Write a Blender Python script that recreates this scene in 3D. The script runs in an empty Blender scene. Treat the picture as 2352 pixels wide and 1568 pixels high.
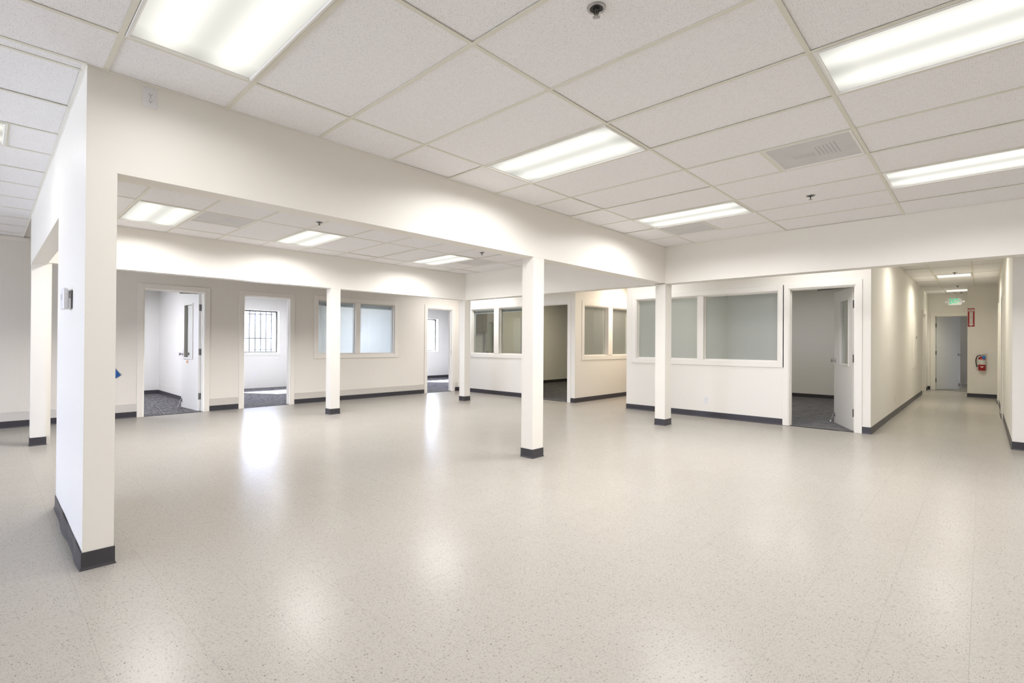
import bpy, math, random
from mathutils import Vector, Matrix
random.seed(7)
S = bpy.context.scene
COL = S.collection
PI = math.pi
R = math.radians

# ------------------------------------------------------------------ camera, world, sun, exposure
F_PX = 1142.68
cam_d = bpy.data.cameras.new('camera')
cam_d.sensor_fit = 'HORIZONTAL'
cam_d.sensor_width = 36.0
cam_d.lens = F_PX / 2352 * 36.0
cam_d.clip_start = 0.05
cam_d.clip_end = 300
cam = bpy.data.objects.new('camera', cam_d)
COL.objects.link(cam)
YAW, PITCH, ROLL = 0.757, 0.0045, 0.0065
_f = Vector((-math.sin(YAW) * math.cos(PITCH), math.cos(YAW) * math.cos(PITCH), math.sin(PITCH)))
_r = Vector((math.cos(YAW), math.sin(YAW), 0))
_u = _r.cross(_f)
_r2 = _r * math.cos(ROLL) + _u * math.sin(ROLL)
_u2 = -_r * math.sin(ROLL) + _u * math.cos(ROLL)
_m = Matrix((_r2, _u2, -_f)).transposed().to_4x4()
_m.translation = Vector((0, 0, 1.253))
cam.matrix_world = _m
S.camera = cam

SKY_STRENGTH = 16.0
SUN_STRENGTH = 120.0
LAMP_W = 47.0            # watts of one ceiling troffer
w = bpy.data.worlds.new('world')
S.world = w
w.use_nodes = True
_bg = w.node_tree.nodes['Background']
_bg.inputs['Color'].default_value = (0.64, 0.70, 1.0, 1)
_bg.inputs['Strength'].default_value = SKY_STRENGTH
sun_d = bpy.data.lights.new('sun', 'SUN')
sun_d.energy = SUN_STRENGTH
sun_d.angle = R(0.6)
sun_d.color = (0.95, 0.94, 1.0)
sun = bpy.data.objects.new('sun', sun_d)
COL.objects.link(sun)
_el = R(40)
_sd = Vector((0.86 * math.cos(_el), 0.51 * math.cos(_el), -math.sin(_el)))
sun.rotation_euler = _sd.to_track_quat('-Z', 'Y').to_euler()
sun.location = (-30, -18, 25)

S.view_settings.view_transform = 'Standard'
S.view_settings.look = 'None'
S.view_settings.exposure = 0.0
S.view_settings.gamma = 1.0
S.view_settings.use_curve_mapping = False
S.cycles.use_denoising = True
S.cycles.adaptive_threshold = 0.02
S.cycles.max_bounces = 9
S.cycles.diffuse_bounces = 5
S.cycles.glossy_bounces = 4
S.cycles.transmission_bounces = 4
S.cycles.transparent_max_bounces = 16
S.cycles.sample_clamp_indirect = 6.0
S.cycles.caustics_reflective = False
S.cycles.caustics_refractive = False

# ------------------------------------------------------------------ plan (metres, floor z = 0)
ZC = 2.763                       # suspended ceiling
ZB = 2.200                       # underside of header beams
XA, XAb = -3.566, -3.731
XB, XBb = -8.235, -8.400
XW = -10.129
Y0, Y0b = 0.371, 0.507
Y7, Y7b = 7.225, 7.437
YW = 8.635
XC = -6.310
XP = -5.065
XK, XR = -1.147, 0.271
YEX, YEN = 16.80, 18.90
XFAR = -14.33
YS = -5.6                        # wall behind the camera
XE = 4.9

# ------------------------------------------------------------------ materials
def mat(name, rgb, rough=0.5, metal=0.0, spec=0.5):
    m = bpy.data.materials.new(name)
    m.use_nodes = True
    b = m.node_tree.nodes['Principled BSDF']
    b.inputs['Base Color'].default_value = (*rgb, 1)
    b.inputs['Roughness'].default_value = rough
    b.inputs['Metallic'].default_value = metal
    b.inputs['Specular IOR Level'].default_value = spec
    return m

def nodes(m):
    nt = m.node_tree
    return nt, nt.nodes, nt.links, nt.nodes['Principled BSDF']

def N(nt, kind, **kw):
    n = nt.nodes.new(kind)
    for k, v in kw.items():
        setattr(n, k, v)
    return n

def math_node(nt, op, a, b=None, clamp=False):
    n = N(nt, 'ShaderNodeMath', operation=op, use_clamp=clamp)
    for i, v in enumerate((a, b)):
        if v is None:
            continue
        if isinstance(v, (int, float)):
            n.inputs[i].default_value = v
        else:
            nt.links.new(v, n.inputs[i])
    return n.outputs[0]

def mix_col(nt, fac, a, b):
    n = N(nt, 'ShaderNodeMix', data_type='RGBA')
    if isinstance(fac, (int, float)):
        n.inputs[0].default_value = fac
    else:
        nt.links.new(fac, n.inputs[0])
    for i, v in ((6, a), (7, b)):
        if isinstance(v, tuple):
            n.inputs[i].default_value = (*v, 1)
        else:
            nt.links.new(v, n.inputs[i])
    return n.outputs[2]

def bump(nt, height, strength, dist=0.002):
    n = N(nt, 'ShaderNodeBump')
    n.inputs['Strength'].default_value = strength
    n.inputs['Distance'].default_value = dist
    nt.links.new(height, n.inputs['Height'])
    nt.links.new(n.outputs[0], nt.nodes['Principled BSDF'].inputs['Normal'])

def position(nt):
    return N(nt, 'ShaderNodeNewGeometry').outputs['Position']

def noise(nt, vec, scale, detail=2.0, rough=0.5):
    n = N(nt, 'ShaderNodeTexNoise')
    n.inputs['Scale'].default_value = scale
    n.inputs['Detail'].default_value = detail
    n.inputs['Roughness'].default_value = rough
    nt.links.new(vec, n.inputs['Vector'])
    return n.outputs[0]

def paint(name, rgb, rough=0.42):
    m = mat(name, rgb, rough, 0, 0.4)
    nt, nn, ll, b = nodes(m)
    p = position(nt)
    f = noise(nt, p, 0.9, 2)
    c = mix_col(nt, math_node(nt, 'MULTIPLY', f, 0.5), rgb, tuple(x * 0.955 for x in rgb))
    ll.new(c, b.inputs['Base Color'])
    bump(nt, noise(nt, p, 260, 2), 0.06, 0.001)
    return m

M = {}
M['paint'] = paint('wall_paint', (0.87, 0.845, 0.79))
M['trim'] = paint('trim_paint', (0.875, 0.85, 0.80), 0.35)
M['room'] = paint('office_paint', (0.80, 0.785, 0.75))
M['ceil'] = paint('plain_ceiling', (0.72, 0.70, 0.67), 0.8)
M['rubber'] = mat('dark_rubber', (0.050, 0.047, 0.055), 0.38, 0, 0.45)
M['door'] = paint('door_paint', (0.78, 0.765, 0.73), 0.3)
M['door_blue'] = paint('pale_door_paint', (0.74, 0.765, 0.76), 0.35)
M['steel'] = mat('satin_steel', (0.42, 0.41, 0.41), 0.34, 1.0)
M['hinge'] = mat('hinge_steel', (0.27, 0.26, 0.255), 0.42, 1.0)
M['bar_black'] = mat('black_bar_paint', (0.012, 0.012, 0.014), 0.6, 0, 0.2)
M['darkmetal'] = mat('dark_bronze', (0.10, 0.095, 0.09), 0.4, 0.7)
M['chrome'] = mat('chrome', (0.62, 0.62, 0.64), 0.16, 1.0)
M['black'] = mat('black_plastic', (0.012, 0.012, 0.014), 0.45)
M['white'] = mat('white_plastic', (0.80, 0.79, 0.80), 0.32)
M['greyplastic'] = mat('grey_plastic', (0.50, 0.49, 0.52), 0.4)
M['tee'] = mat('tee_enamel', (0.74, 0.72, 0.63), 0.4, 0, 0.4)
M['tee_white'] = mat('wall_angle_enamel', (0.84, 0.82, 0.77), 0.4, 0, 0.4)
M['lens_frame'] = mat('fixture_enamel', (0.80, 0.79, 0.77), 0.35)
M['red'] = mat('red_enamel', (0.36, 0.012, 0.014), 0.28)
M['signred'] = mat('sign_red', (0.40, 0.022, 0.025), 0.4)
M['signwhite'] = mat('sign_white', (0.78, 0.76, 0.72), 0.4)
M['labelgrey'] = mat('label_print', (0.28, 0.27, 0.26), 0.5)
M['blue'] = mat('blue_card', (0.005, 0.085, 0.30), 0.4)
M['bluetag'] = mat('blue_tag', (0.01, 0.16, 0.50), 0.45)
M['tan'] = mat('tan_plate', (0.62, 0.40, 0.24), 0.5)
M['threshold'] = mat('threshold_rubber', (0.02, 0.02, 0.025), 0.5)
M['blind'] = mat('blind_enamel', (0.36, 0.39, 0.41), 0.4, 0.2)
M['blindrail'] = mat('blind_rail', (0.62, 0.62, 0.63), 0.35)
M['asphalt'] = mat('asphalt', (0.30, 0.30, 0.30), 0.9)
M['concrete'] = mat('concrete', (0.42, 0.41, 0.40), 0.9)
M['woodbeige'] = mat('beige_laminate', (0.58, 0.52, 0.42), 0.45)

# striped wall covering
m = mat('striped_wall_covering', (0.64, 0.585, 0.52), 0.5)
nt, nn, ll, b = nodes(m)
p = position(nt)
sep = N(nt, 'ShaderNodeSeparateXYZ'); ll.new(p, sep.inputs[0])
wv = math_node(nt, 'SINE', math_node(nt, 'MULTIPLY', sep.outputs[1], 2 * PI / 0.0245))
wv = math_node(nt, 'MULTIPLY', math_node(nt, 'ADD', wv, 1.0), 0.5)
wv2 = math_node(nt, 'POWER', wv, 3.0)
ll.new(mix_col(nt, wv2, (0.635, 0.595, 0.535), (0.605, 0.565, 0.505)), b.inputs['Base Color'])
bump(nt, wv2, -0.25, 0.001)
M['stripe'] = m
M['trim_tan'] = paint('tan_trim_paint', (0.665, 0.625, 0.565), 0.4)

# vinyl composition tile with scattered chips
m = mat('vinyl_tile', (0.47, 0.45, 0.42), 0.25, 0, 0.08)
nt, nn, ll, b = nodes(m)
p = position(nt)
# random value per 12 inch tile, from the tile index
sc = N(nt, 'ShaderNodeVectorMath', operation='SUBTRACT'); ll.new(p, sc.inputs[0]); sc.inputs[1].default_value = (-0.035, 0.319, 0)
dv = N(nt, 'ShaderNodeVectorMath', operation='SCALE'); ll.new(sc.outputs[0], dv.inputs[0]); dv.inputs['Scale'].default_value = 1 / 0.3048
fl = N(nt, 'ShaderNodeVectorMath', operation='FLOOR'); ll.new(dv.outputs[0], fl.inputs[0])
flz = N(nt, 'ShaderNodeVectorMath', operation='MULTIPLY'); ll.new(fl.outputs[0], flz.inputs[0]); flz.inputs[1].default_value = (1, 1, 0)
wn = N(nt, 'ShaderNodeTexWhiteNoise', noise_dimensions='3D'); ll.new(flz.outputs[0], wn.inputs['Vector'])
base = mix_col(nt, wn.outputs['Value'], (0.425, 0.401, 0.360), (0.434, 0.411, 0.371))
cloud = noise(nt, p, 3.0, 3)
base = mix_col(nt, math_node(nt, 'MULTIPLY', cloud, 0.35), base, (0.404, 0.378, 0.336))

# streaks run along x or y, a quarter turn from one tile to the next
dot = N(nt, 'ShaderNodeVectorMath', operation='DOT_PRODUCT'); ll.new(flz.outputs[0], dot.inputs[0]); dot.inputs[1].default_value = (0.5, 0.5, 0)
par = math_node(nt, 'MULTIPLY', math_node(nt, 'FRACT', dot.outputs['Value']), 2.0)
sxy = N(nt, 'ShaderNodeSeparateXYZ'); ll.new(p, sxy.inputs[0])
swp = N(nt, 'ShaderNodeCombineXYZ'); ll.new(sxy.outputs[1], swp.inputs[0]); ll.new(sxy.outputs[0], swp.inputs[1])
pm = N(nt, 'ShaderNodeMix', data_type='VECTOR'); ll.new(par, pm.inputs[0]); ll.new(p, pm.inputs[4]); ll.new(swp.outputs[0], pm.inputs[5])
pq = pm.outputs[1]

def chips(scale, seed, thr, stretch, keep, turn=0.0):
    """small elongated chips: 1 inside a chip, 0 outside"""
    mp = N(nt, 'ShaderNodeMapping'); ll.new(pq, mp.inputs['Vector'])
    mp.inputs['Location'].default_value = (seed, seed * 1.7, 0)
    mp.inputs['Rotation'].default_value = (0, 0, turn)
    mp.inputs['Scale'].default_value = (scale, scale * stretch, scale)
    ns = N(nt, 'ShaderNodeTexNoise'); ll.new(mp.outputs[0], ns.inputs['Vector'])
    ns.inputs['Scale'].default_value = 0.7; ns.inputs['Detail'].default_value = 1
    off = N(nt, 'ShaderNodeVectorMath', operation='MULTIPLY_ADD')
    ll.new(ns.outputs['Color'], off.inputs[0]); off.inputs[1].default_value = (0.5, 0.5, 0); ll.new(mp.outputs[0], off.inputs[2])
    vo = N(nt, 'ShaderNodeTexVoronoi', voronoi_dimensions='2D'); ll.new(off.outputs[0], vo.inputs['Vector'])
    vo.inputs['Scale'].default_value = 1.0
    sp = N(nt, 'ShaderNodeSeparateColor'); ll.new(vo.outputs['Color'], sp.inputs[0])
    size = math_node(nt, 'ADD', math_node(nt, 'MULTIPLY', sp.outputs[2], thr * 0.8), thr * 0.5)
    inside = math_node(nt, 'MULTIPLY', math_node(nt, 'SUBTRACT', size, vo.outputs['Distance']), 12.0, True)
    on = math_node(nt, 'LESS_THAN', sp.outputs[0], keep)
    tone = sp.outputs[1]
    return math_node(nt, 'MULTIPLY', math_node(nt, 'MULTIPLY', inside, on), math_node(nt, 'ADD', math_node(nt, 'MULTIPLY', tone, 0.7), 0.3)), sp.outputs[2]
c1, t1 = chips(52, 0.4, 0.30, 3.2, 0.60, 0.10)
c2, t2 = chips(66, 5.75, 0.28, 2.8, 0.55, -0.14)
c3, t3 = chips(42, 9.6, 0.22, 2.4, 0.22, 0.05)
chipcol = mix_col(nt, t1, (0.21, 0.19, 0.168), (0.31, 0.285, 0.25))
base = mix_col(nt, math_node(nt, 'MULTIPLY', c1, 0.75), base, chipcol)
base = mix_col(nt, math_node(nt, 'MULTIPLY', c2, 0.65), base, (0.285, 0.26, 0.228))
base = mix_col(nt, math_node(nt, 'MULTIPLY', c3, 0.85), base, (0.15, 0.136, 0.12))
ll.new(base, b.inputs['Base Color'])
ll.new(math_node(nt, 'ADD', math_node(nt, 'MULTIPLY', noise(nt, p, 1.3, 3), 0.06), 0.205), b.inputs['Roughness'])
bump(nt, noise(nt, p, 9.0, 2), 0.05, 0.004)
M['vct'] = m
M['seam'] = mat('floor_adhesive', (0.40, 0.37, 0.33), 0.8)

# carpet
m = mat('office_carpet', (0.09, 0.088, 0.09), 0.95, 0, 0.1)
nt, nn, ll, b = nodes(m)
p = position(nt)
mp = N(nt, 'ShaderNodeMapping'); ll.new(p, mp.inputs['Vector']); mp.inputs['Scale'].default_value = (4, 46, 20)
n1 = noise(nt, mp.outputs[0], 1.0, 4, 0.7)
mp2 = N(nt, 'ShaderNodeMapping'); ll.new(p, mp2.inputs['Vector']); mp2.inputs['Scale'].default_value = (22, 150, 50)
n2 = noise(nt, mp2.outputs[0], 1.0, 3, 0.7)
rmp = N(nt, 'ShaderNodeValToRGB')
ll.new(math_node(nt, 'ADD', math_node(nt, 'MULTIPLY', n1, 0.6), math_node(nt, 'MULTIPLY', n2, 0.4)), rmp.inputs[0])
rmp.color_ramp.elements[0].position = 0.41; rmp.color_ramp.elements[0].color = (0.042, 0.041, 0.047, 1)
rmp.color_ramp.elements[1].position = 0.60; rmp.color_ramp.elements[1].color = (0.245, 0.24, 0.245, 1)
ll.new(rmp.outputs[0], b.inputs['Base Color'])
M['carpet'] = m

# mineral fibre ceiling tile with pinholes
m = mat('ceiling_tile_fibre', (0.70, 0.68, 0.66), 0.9, 0, 0.15)
nt, nn, ll, b = nodes(m)
p = position(nt)
def holes(scale, seed, thr, keep):
    mp = N(nt, 'ShaderNodeMapping'); ll.new(p, mp.inputs['Vector'])
    mp.inputs['Location'].default_value = (seed, seed * 2.3, 0)
    mp.inputs['Scale'].default_value = (scale, scale, scale)
    vo = N(nt, 'ShaderNodeTexVoronoi', voronoi_dimensions='2D'); ll.new(mp.outputs[0], vo.inputs['Vector']); vo.inputs['Scale'].default_value = 1
    sp = N(nt, 'ShaderNodeSeparateColor'); ll.new(vo.outputs['Color'], sp.inputs[0])
    r = math_node(nt, 'ADD', math_node(nt, 'MULTIPLY', sp.outputs[1], thr * 0.6), thr * 0.5)
    ins = math_node(nt, 'MULTIPLY', math_node(nt, 'SUBTRACT', r, vo.outputs['Distance']), 12.0, True)
    return math_node(nt, 'MULTIPLY', ins, math_node(nt, 'LESS_THAN', sp.outputs[0], keep))
h = math_node(nt, 'MAXIMUM', holes(75, 0.3, 0.15, 0.55), holes(165, 4.1, 0.19, 0.45))
tile_c = mix_col(nt, noise(nt, p, 45, 3), (0.91, 0.90, 0.91), (0.85, 0.84, 0.85))
ll.new(mix_col(nt, math_node(nt, 'MULTIPLY', h, 0.8), tile_c, (0.19, 0.18, 0.17)), b.inputs['Base Color'])
bump(nt, noise(nt, p, 120, 3), 0.15, 0.002)
M['tile'] = m

# troffer lens: two tubes glow through a prismatic sheet
def lens_mat(name, strength):
    m = bpy.data.materials.new(name); m.use_nodes = True
    nt = m.node_tree; nt.nodes.clear()
    out = N(nt, 'ShaderNodeOutputMaterial'); em = N(nt, 'ShaderNodeEmission')
    nt.links.new(em.outputs[0], out.inputs[0])
    tc = N(nt, 'ShaderNodeTexCoord'); sp = N(nt, 'ShaderNodeSeparateXYZ'); nt.links.new(tc.outputs['Object'], sp.inputs[0])
    def gauss(u, c, s):
        d = math_node(nt, 'SUBTRACT', u, c)
        d = math_node(nt, 'MULTIPLY', math_node(nt, 'MULTIPLY', d, d), -1.0 / (s * s))
        return math_node(nt, 'EXPONENT', d)
    tube = math_node(nt, 'ADD', gauss(sp.outputs[1], 0.145, 0.10), gauss(sp.outputs[1], -0.145, 0.10))
    ends = math_node(nt, 'MULTIPLY', math_node(nt, 'SUBTRACT', 0.60, math_node(nt, 'ABSOLUTE', sp.outputs[0])), 6.0, True)
    g = math_node(nt, 'MULTIPLY', math_node(nt, 'ADD', math_node(nt, 'MULTIPLY', tube, 0.55), 0.62), math_node(nt, 'ADD', math_node(nt, 'MULTIPLY', ends, 0.3), 0.7))
    # prism dots
    ck = math_node(nt, 'MULTIPLY', math_node(nt, 'SINE', math_node(nt, 'MULTIPLY', sp.outputs[0], 1050)), math_node(nt, 'SINE', math_node(nt, 'MULTIPLY', sp.outputs[1], 1050)))
    g = math_node(nt, 'MULTIPLY', g, math_node(nt, 'ADD', math_node(nt, 'MULTIPLY', ck, 0.035), 1.0))
    g = math_node(nt, 'MULTIPLY', g, strength)
    em.inputs['Color'].default_value = (1.0, 0.985, 0.90, 1)
    nt.links.new(g, em.inputs['Strength'])
    return m
M['lens'] = lens_mat('lit_prismatic_lens', 1.12)
# unlit prismatic sheet on the air vents
m = mat('prismatic_sheet', (0.50, 0.50, 0.515), 0.35)
nt, nn, ll, b = nodes(m)
tc = N(nt, 'ShaderNodeTexCoord'); sp = N(nt, 'ShaderNodeSeparateXYZ'); ll.new(tc.outputs['Object'], sp.inputs[0])
ck = math_node(nt, 'MULTIPLY', math_node(nt, 'SINE', math_node(nt, 'MULTIPLY', sp.outputs[0], 620)), math_node(nt, 'SINE', math_node(nt, 'MULTIPLY', sp.outputs[1], 620)))
cl = noise(nt, tc.outputs['Object'], 4.5, 3)
cc = mix_col(nt, cl, (0.56, 0.56, 0.575), (0.76, 0.755, 0.75))
ll.new(mix_col(nt, math_node(nt, 'MULTIPLY', math_node(nt, 'ADD', ck, 1.0), 0.10), cc, (0.42, 0.42, 0.43)), b.inputs['Base Color'])
bump(nt, ck, 0.3, 0.002)
M['prism'] = m

def glass_mat(name, tint, refl=1.0, haze=0.0):
    m = bpy.data.materials.new(name); m.use_nodes = True
    nt = m.node_tree; nt.nodes.clear()
    out = N(nt, 'ShaderNodeOutputMaterial'); mx = N(nt, 'ShaderNodeMixShader')
    tr = N(nt, 'ShaderNodeBsdfTransparent'); tr.inputs[0].default_value = (*tint, 1)
    gl = N(nt, 'ShaderNodeBsdfGlossy'); gl.inputs['Roughness'].default_value = 0.42 if haze else 0.02
    ge = N(nt, 'ShaderNodeNewGeometry')
    dt = N(nt, 'ShaderNodeVectorMath', operation='DOT_PRODUCT'); nt.links.new(ge.outputs['Normal'], dt.inputs[0]); nt.links.new(ge.outputs['Incoming'], dt.inputs[1])
    k = math_node(nt, 'POWER', math_node(nt, 'SUBTRACT', 1.0, math_node(nt, 'ABSOLUTE', dt.outputs['Value'])), 5.0)
    fr = math_node(nt, 'ADD', math_node(nt, 'MULTIPLY', k, 0.96), 0.04)          # Schlick reflectance of one glass face
    nt.links.new(math_node(nt, 'MULTIPLY', fr, refl, True), mx.inputs[0])
    nt.links.new(tr.outputs[0], mx.inputs[1]); nt.links.new(gl.outputs[0], mx.inputs[2])
    last = mx.outputs[0]
    if haze:                                                     # frosted privacy film on the pane
        df = N(nt, 'ShaderNodeBsdfDiffuse'); df.inputs[0].default_value = (0.73, 0.755, 0.72, 1)
        m2 = N(nt, 'ShaderNodeMixShader'); m2.inputs[0].default_value = haze
        nt.links.new(last, m2.inputs[1]); nt.links.new(df.outputs[0], m2.inputs[2]); last = m2.outputs[0]
    nt.links.new(last, out.inputs[0])
    return m
M['tint_glass'] = glass_mat('tinted_glass', (0.90, 0.94, 0.945), 1.1)
M['film_glass'] = glass_mat('filmed_glass', (0.95, 0.98, 0.965), 1.15, 0.14)
M['glass'] = glass_mat('clear_glass', (0.96, 0.985, 0.975), 1.5)

def emit_mat(name, rgb, s):
    m = bpy.data.materials.new(name); m.use_nodes = True
    nt = m.node_tree; nt.nodes.clear()
    out = N(nt, 'ShaderNodeOutputMaterial'); em = N(nt, 'ShaderNodeEmission')
    em.inputs[0].default_value = (*rgb, 1); em.inputs[1].default_value = s
    nt.links.new(em.outputs[0], out.inputs[0])
    return m
M['exitgreen'] = emit_mat('exit_letters_lit', (0.0, 0.75, 0.36), 1.0)

# ------------------------------------------------------------------ mesh builder
class MB:
    def __init__(self):
        self.v, self.f, self.mi = [], [], []
    def quad(self, pts, mi=0):
        n = len(self.v); self.v += [tuple(q) for q in pts]
        self.f.append(tuple(range(n, n + len(pts)))); self.mi.append(mi); return self
    def box(self, x0, x1, y0, y1, z0, z1, mi=0, bottom=True):
        if x0 > x1: x0, x1 = x1, x0
        if y0 > y1: y0, y1 = y1, y0
        if z0 > z1: z0, z1 = z1, z0
        n = len(self.v)
        self.v += [(x0, y0, z0), (x1, y0, z0), (x1, y1, z0), (x0, y1, z0), (x0, y0, z1), (x1, y0, z1), (x1, y1, z1), (x0, y1, z1)]
        fs = [(4, 5, 6, 7), (0, 1, 5, 4), (1, 2, 6, 5), (2, 3, 7, 6), (3, 0, 4, 7)]
        if bottom: fs.append((3, 2, 1, 0))
        self.f += [tuple(n + i for i in q) for q in fs]; self.mi += [mi] * len(fs)
        return self
    def cbox(self, x0, x1, y0, y1, z0, z1, c, mi=0):
        """box with chamfered edges"""
        if x0 > x1: x0, x1 = x1, x0
        if y0 > y1: y0, y1 = y1, y0
        if z0 > z1: z0, z1 = z1, z0
        n = len(self.v); idx = {}
        X, Y, Z = (x0, x1), (y0, y1), (z0, z1)
        for i in (0, 1):
            for j in (0, 1):
                for k in (0, 1):
                    sx, sy, sz = (1, -1)[i], (1, -1)[j], (1, -1)[k]
                    for ax in range(3):
                        idx[i, j, k, ax] = len(self.v)
                        self.v.append((X[i] + (0 if ax == 0 else sx * c), Y[j] + (0 if ax == 1 else sy * c), Z[k] + (0 if ax == 2 else sz * c)))
        I = idx; F = []
        for i in (0, 1):
            F.append([I[i, 0, 0, 0], I[i, 1, 0, 0], I[i, 1, 1, 0], I[i, 0, 1, 0]])
            F.append([I[0, i, 0, 1], I[1, i, 0, 1], I[1, i, 1, 1], I[0, i, 1, 1]])
            F.append([I[0, 0, i, 2], I[1, 0, i, 2], I[1, 1, i, 2], I[0, 1, i, 2]])
            for j in (0, 1):
                F.append([I[i, j, 0, 0], I[i, j, 1, 0], I[i, j, 1, 1], I[i, j, 0, 1]])
                F.append([I[i, 0, j, 0], I[i, 1, j, 0], I[i, 1, j, 2], I[i, 0, j, 2]])
                F.append([I[0, i, j, 1], I[1, i, j, 1], I[1, i, j, 2], I[0, i, j, 2]])
                for k in (0, 1):
                    F.append([I[i, j, k, 0], I[i, j, k, 1], I[i, j, k, 2]])
        cx, cy, cz = (x0 + x1) / 2, (y0 + y1) / 2, (z0 + z1) / 2
        for q in F:
            a, b2, d = (Vector(self.v[t]) for t in q[:3])
            nrm = (b2 - a).cross(d - a)
            mid = sum((Vector(self.v[t]) for t in q), Vector()) / len(q)
            if nrm.dot(mid - Vector((cx, cy, cz))) < 0: q.reverse()
            self.f.append(tuple(q)); self.mi.append(mi)
        return self
    def tube(self, pts, r, seg=10, mi=0, caps=True):
        pts = [Vector(q) for q in pts]; rs = r if isinstance(r, (list, tuple)) else [r] * len(pts)
        n0 = len(self.v); up = None
        for i, q in enumerate(pts):
            t = (pts[min(i + 1, len(pts) - 1)] - pts[max(i - 1, 0)]).normalized()
            a = Vector((0, 0, 1)) if abs(t.z) < 0.9 else Vector((1, 0, 0))
            if up is not None: a = up
            s = t.cross(a).normalized(); up = s.cross(t).normalized()
            for k in range(seg):
                th = 2 * PI * k / seg
                self.v.append(tuple(q + (s * math.cos(th) + up * math.sin(th)) * rs[i]))
        for i in range(len(pts) - 1):
            for k in range(seg):
                a = n0 + i * seg + k; b2 = n0 + i * seg + (k + 1) % seg
                self.f.append((a, b2, b2 + seg, a + seg)); self.mi.append(mi)
        if caps:
            self.f.append(tuple(n0 + k for k in reversed(range(seg)))); self.mi.append(mi)
            self.f.append(tuple(n0 + (len(pts) - 1) * seg + k for k in range(seg))); self.mi.append(mi)
        return self
    def lathe(self, prof, axis_o=(0, 0, 0), axis='z', seg=24, mi=0, closed=False):
        """prof: list of (radius, height) along the axis"""
        n0 = len(self.v); o = Vector(axis_o)
        for r, h in prof:
            for k in range(seg):
                th = 2 * PI * k / seg; c, s = r * math.cos(th), r * math.sin(th)
                d = {'z': (c, s, h), 'x': (h, c, s), 'y': (s, h, c), '-y': (c, -h, s), '-x': (-h, s, c)}[axis]
                self.v.append(tuple(o + Vector(d)))
        L = len(prof)
        for i in range(L - 1 if not closed else L):
            for k in range(seg):
                a = n0 + i * seg + k; b2 = n0 + i * seg + (k + 1) % seg
                j = ((i + 1) % L - i) * seg
                self.f.append((a, b2, b2 + j, a + j)); self.mi.append(mi)
        if not closed:
            if prof[0][0] > 1e-6: self.f.append(tuple(n0 + k for k in reversed(range(seg)))); self.mi.append(mi)
            if prof[-1][0] > 1e-6: self.f.append(tuple(n0 + (L - 1) * seg + k for k in range(seg))); self.mi.append(mi)
        return self
    def prism(self, outline, d0, d1, plane='xz', mi=0):
        """extrude a closed outline of (a, b) between d0 and d1 along the third axis"""
        n = len(self.v); L = len(outline)
        def P(a, b2, d): return {'xz': (a, d, b2), 'yz': (d, a, b2), 'xy': (a, b2, d)}[plane]
        for d in (d0, d1):
            self.v += [P(a, b2, d) for a, b2 in outline]
        self.f.append(tuple(n + i for i in range(L))); self.f.append(tuple(n + L + i for i in reversed(range(L))))
        for i in range(L):
            j = (i + 1) % L
            self.f.append((n + i, n + L + i, n + L + j, n + j))
        self.mi += [mi] * (L + 2)
        return self
    def mesh(self, name, mats, smooth=False):
        me = bpy.data.meshes.new(name)
        me.from_pydata(self.v, [], self.f)
        for mm in (mats if isinstance(mats, (list, tuple)) else [mats]):
            me.materials.append(mm)
        if any(self.mi): me.polygons.foreach_set('material_index', self.mi)
        if smooth:
            me.polygons.foreach_set('use_smooth', [True] * len(me.polygons))
            try: me.set_sharp_from_angle(angle=R(38))
            except Exception: pass
        me.update()
        return me
    def build(self, name, mats, parent=None, smooth=False, loc=None, fix=False):
        me = self.mesh(name, mats, smooth)
        if fix:
            import bmesh
            bm = bmesh.new(); bm.from_mesh(me); bmesh.ops.recalc_face_normals(bm, faces=bm.faces); bm.to_mesh(me); bm.free()
        o = bpy.data.objects.new(name, me); COL.objects.link(o)
        if loc is not None: o.location = loc
        if parent is not None: o.parent = parent
        return o

def empty(name, loc=(0, 0, 0), rz=0):
    o = bpy.data.objects.new(name, None); COL.objects.link(o)
    o.location = loc; o.rotation_euler = (0, 0, rz); o.empty_display_size = 0.1
    return o

def tag(o, label=None, cat=None, group=None, kind=None):
    if label: o['label'] = label
    if cat: o['category'] = cat
    if group: o['group'] = group
    if kind: o['kind'] = kind
    return o

def dup(root, loc, rz=None, label=None):
    r = root.copy(); COL.objects.link(r); r.location = loc
    if rz is not None: r.rotation_euler = (0, 0, rz)
    if label: r['label'] = label
    for ch in list(root.children):
        c = ch.copy(); COL.objects.link(c); c.parent = r
        for g in list(ch.children):
            d = g.copy(); COL.objects.link(d); d.parent = c
    return r

# ------------------------------------------------------------------ walls
def wall_boxes(mb, axis, a0, a1, t0, t1, z0, z1, holes=(), mi=0):
    """wall running along axis ('x' or 'y') from a0 to a1, thickness t0..t1, holes: (h0, h1, zlo, zhi)"""
    def bx(p0, p1, q0, q1):
        if p1 - p0 < 1e-6 or q1 - q0 < 1e-6: return
        if axis == 'x': mb.box(p0, p1, t0, t1, q0, q1, mi)
        else: mb.box(t0, t1, p0, p1, q0, q1, mi)
    cur = a0
    for h0, h1, zl, zh in sorted(holes):
        bx(cur, h0, z0, z1)
        bx(h0, h1, z0, zl); bx(h0, h1, zh, z1)
        cur = h1
    bx(cur, a1, z0, z1)
    return mb

ZT = 2.80                                 # wall tops, hidden above the ceiling grid
DH = 2.140                                # door head height
WALL_T = 0.14
D1 = (1.80, 2.70); D2 = (3.345, 4.222); D3 = (7.615, 8.443)
WIN1 = (4.79, 6.66, 1.0, 2.150)
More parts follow.
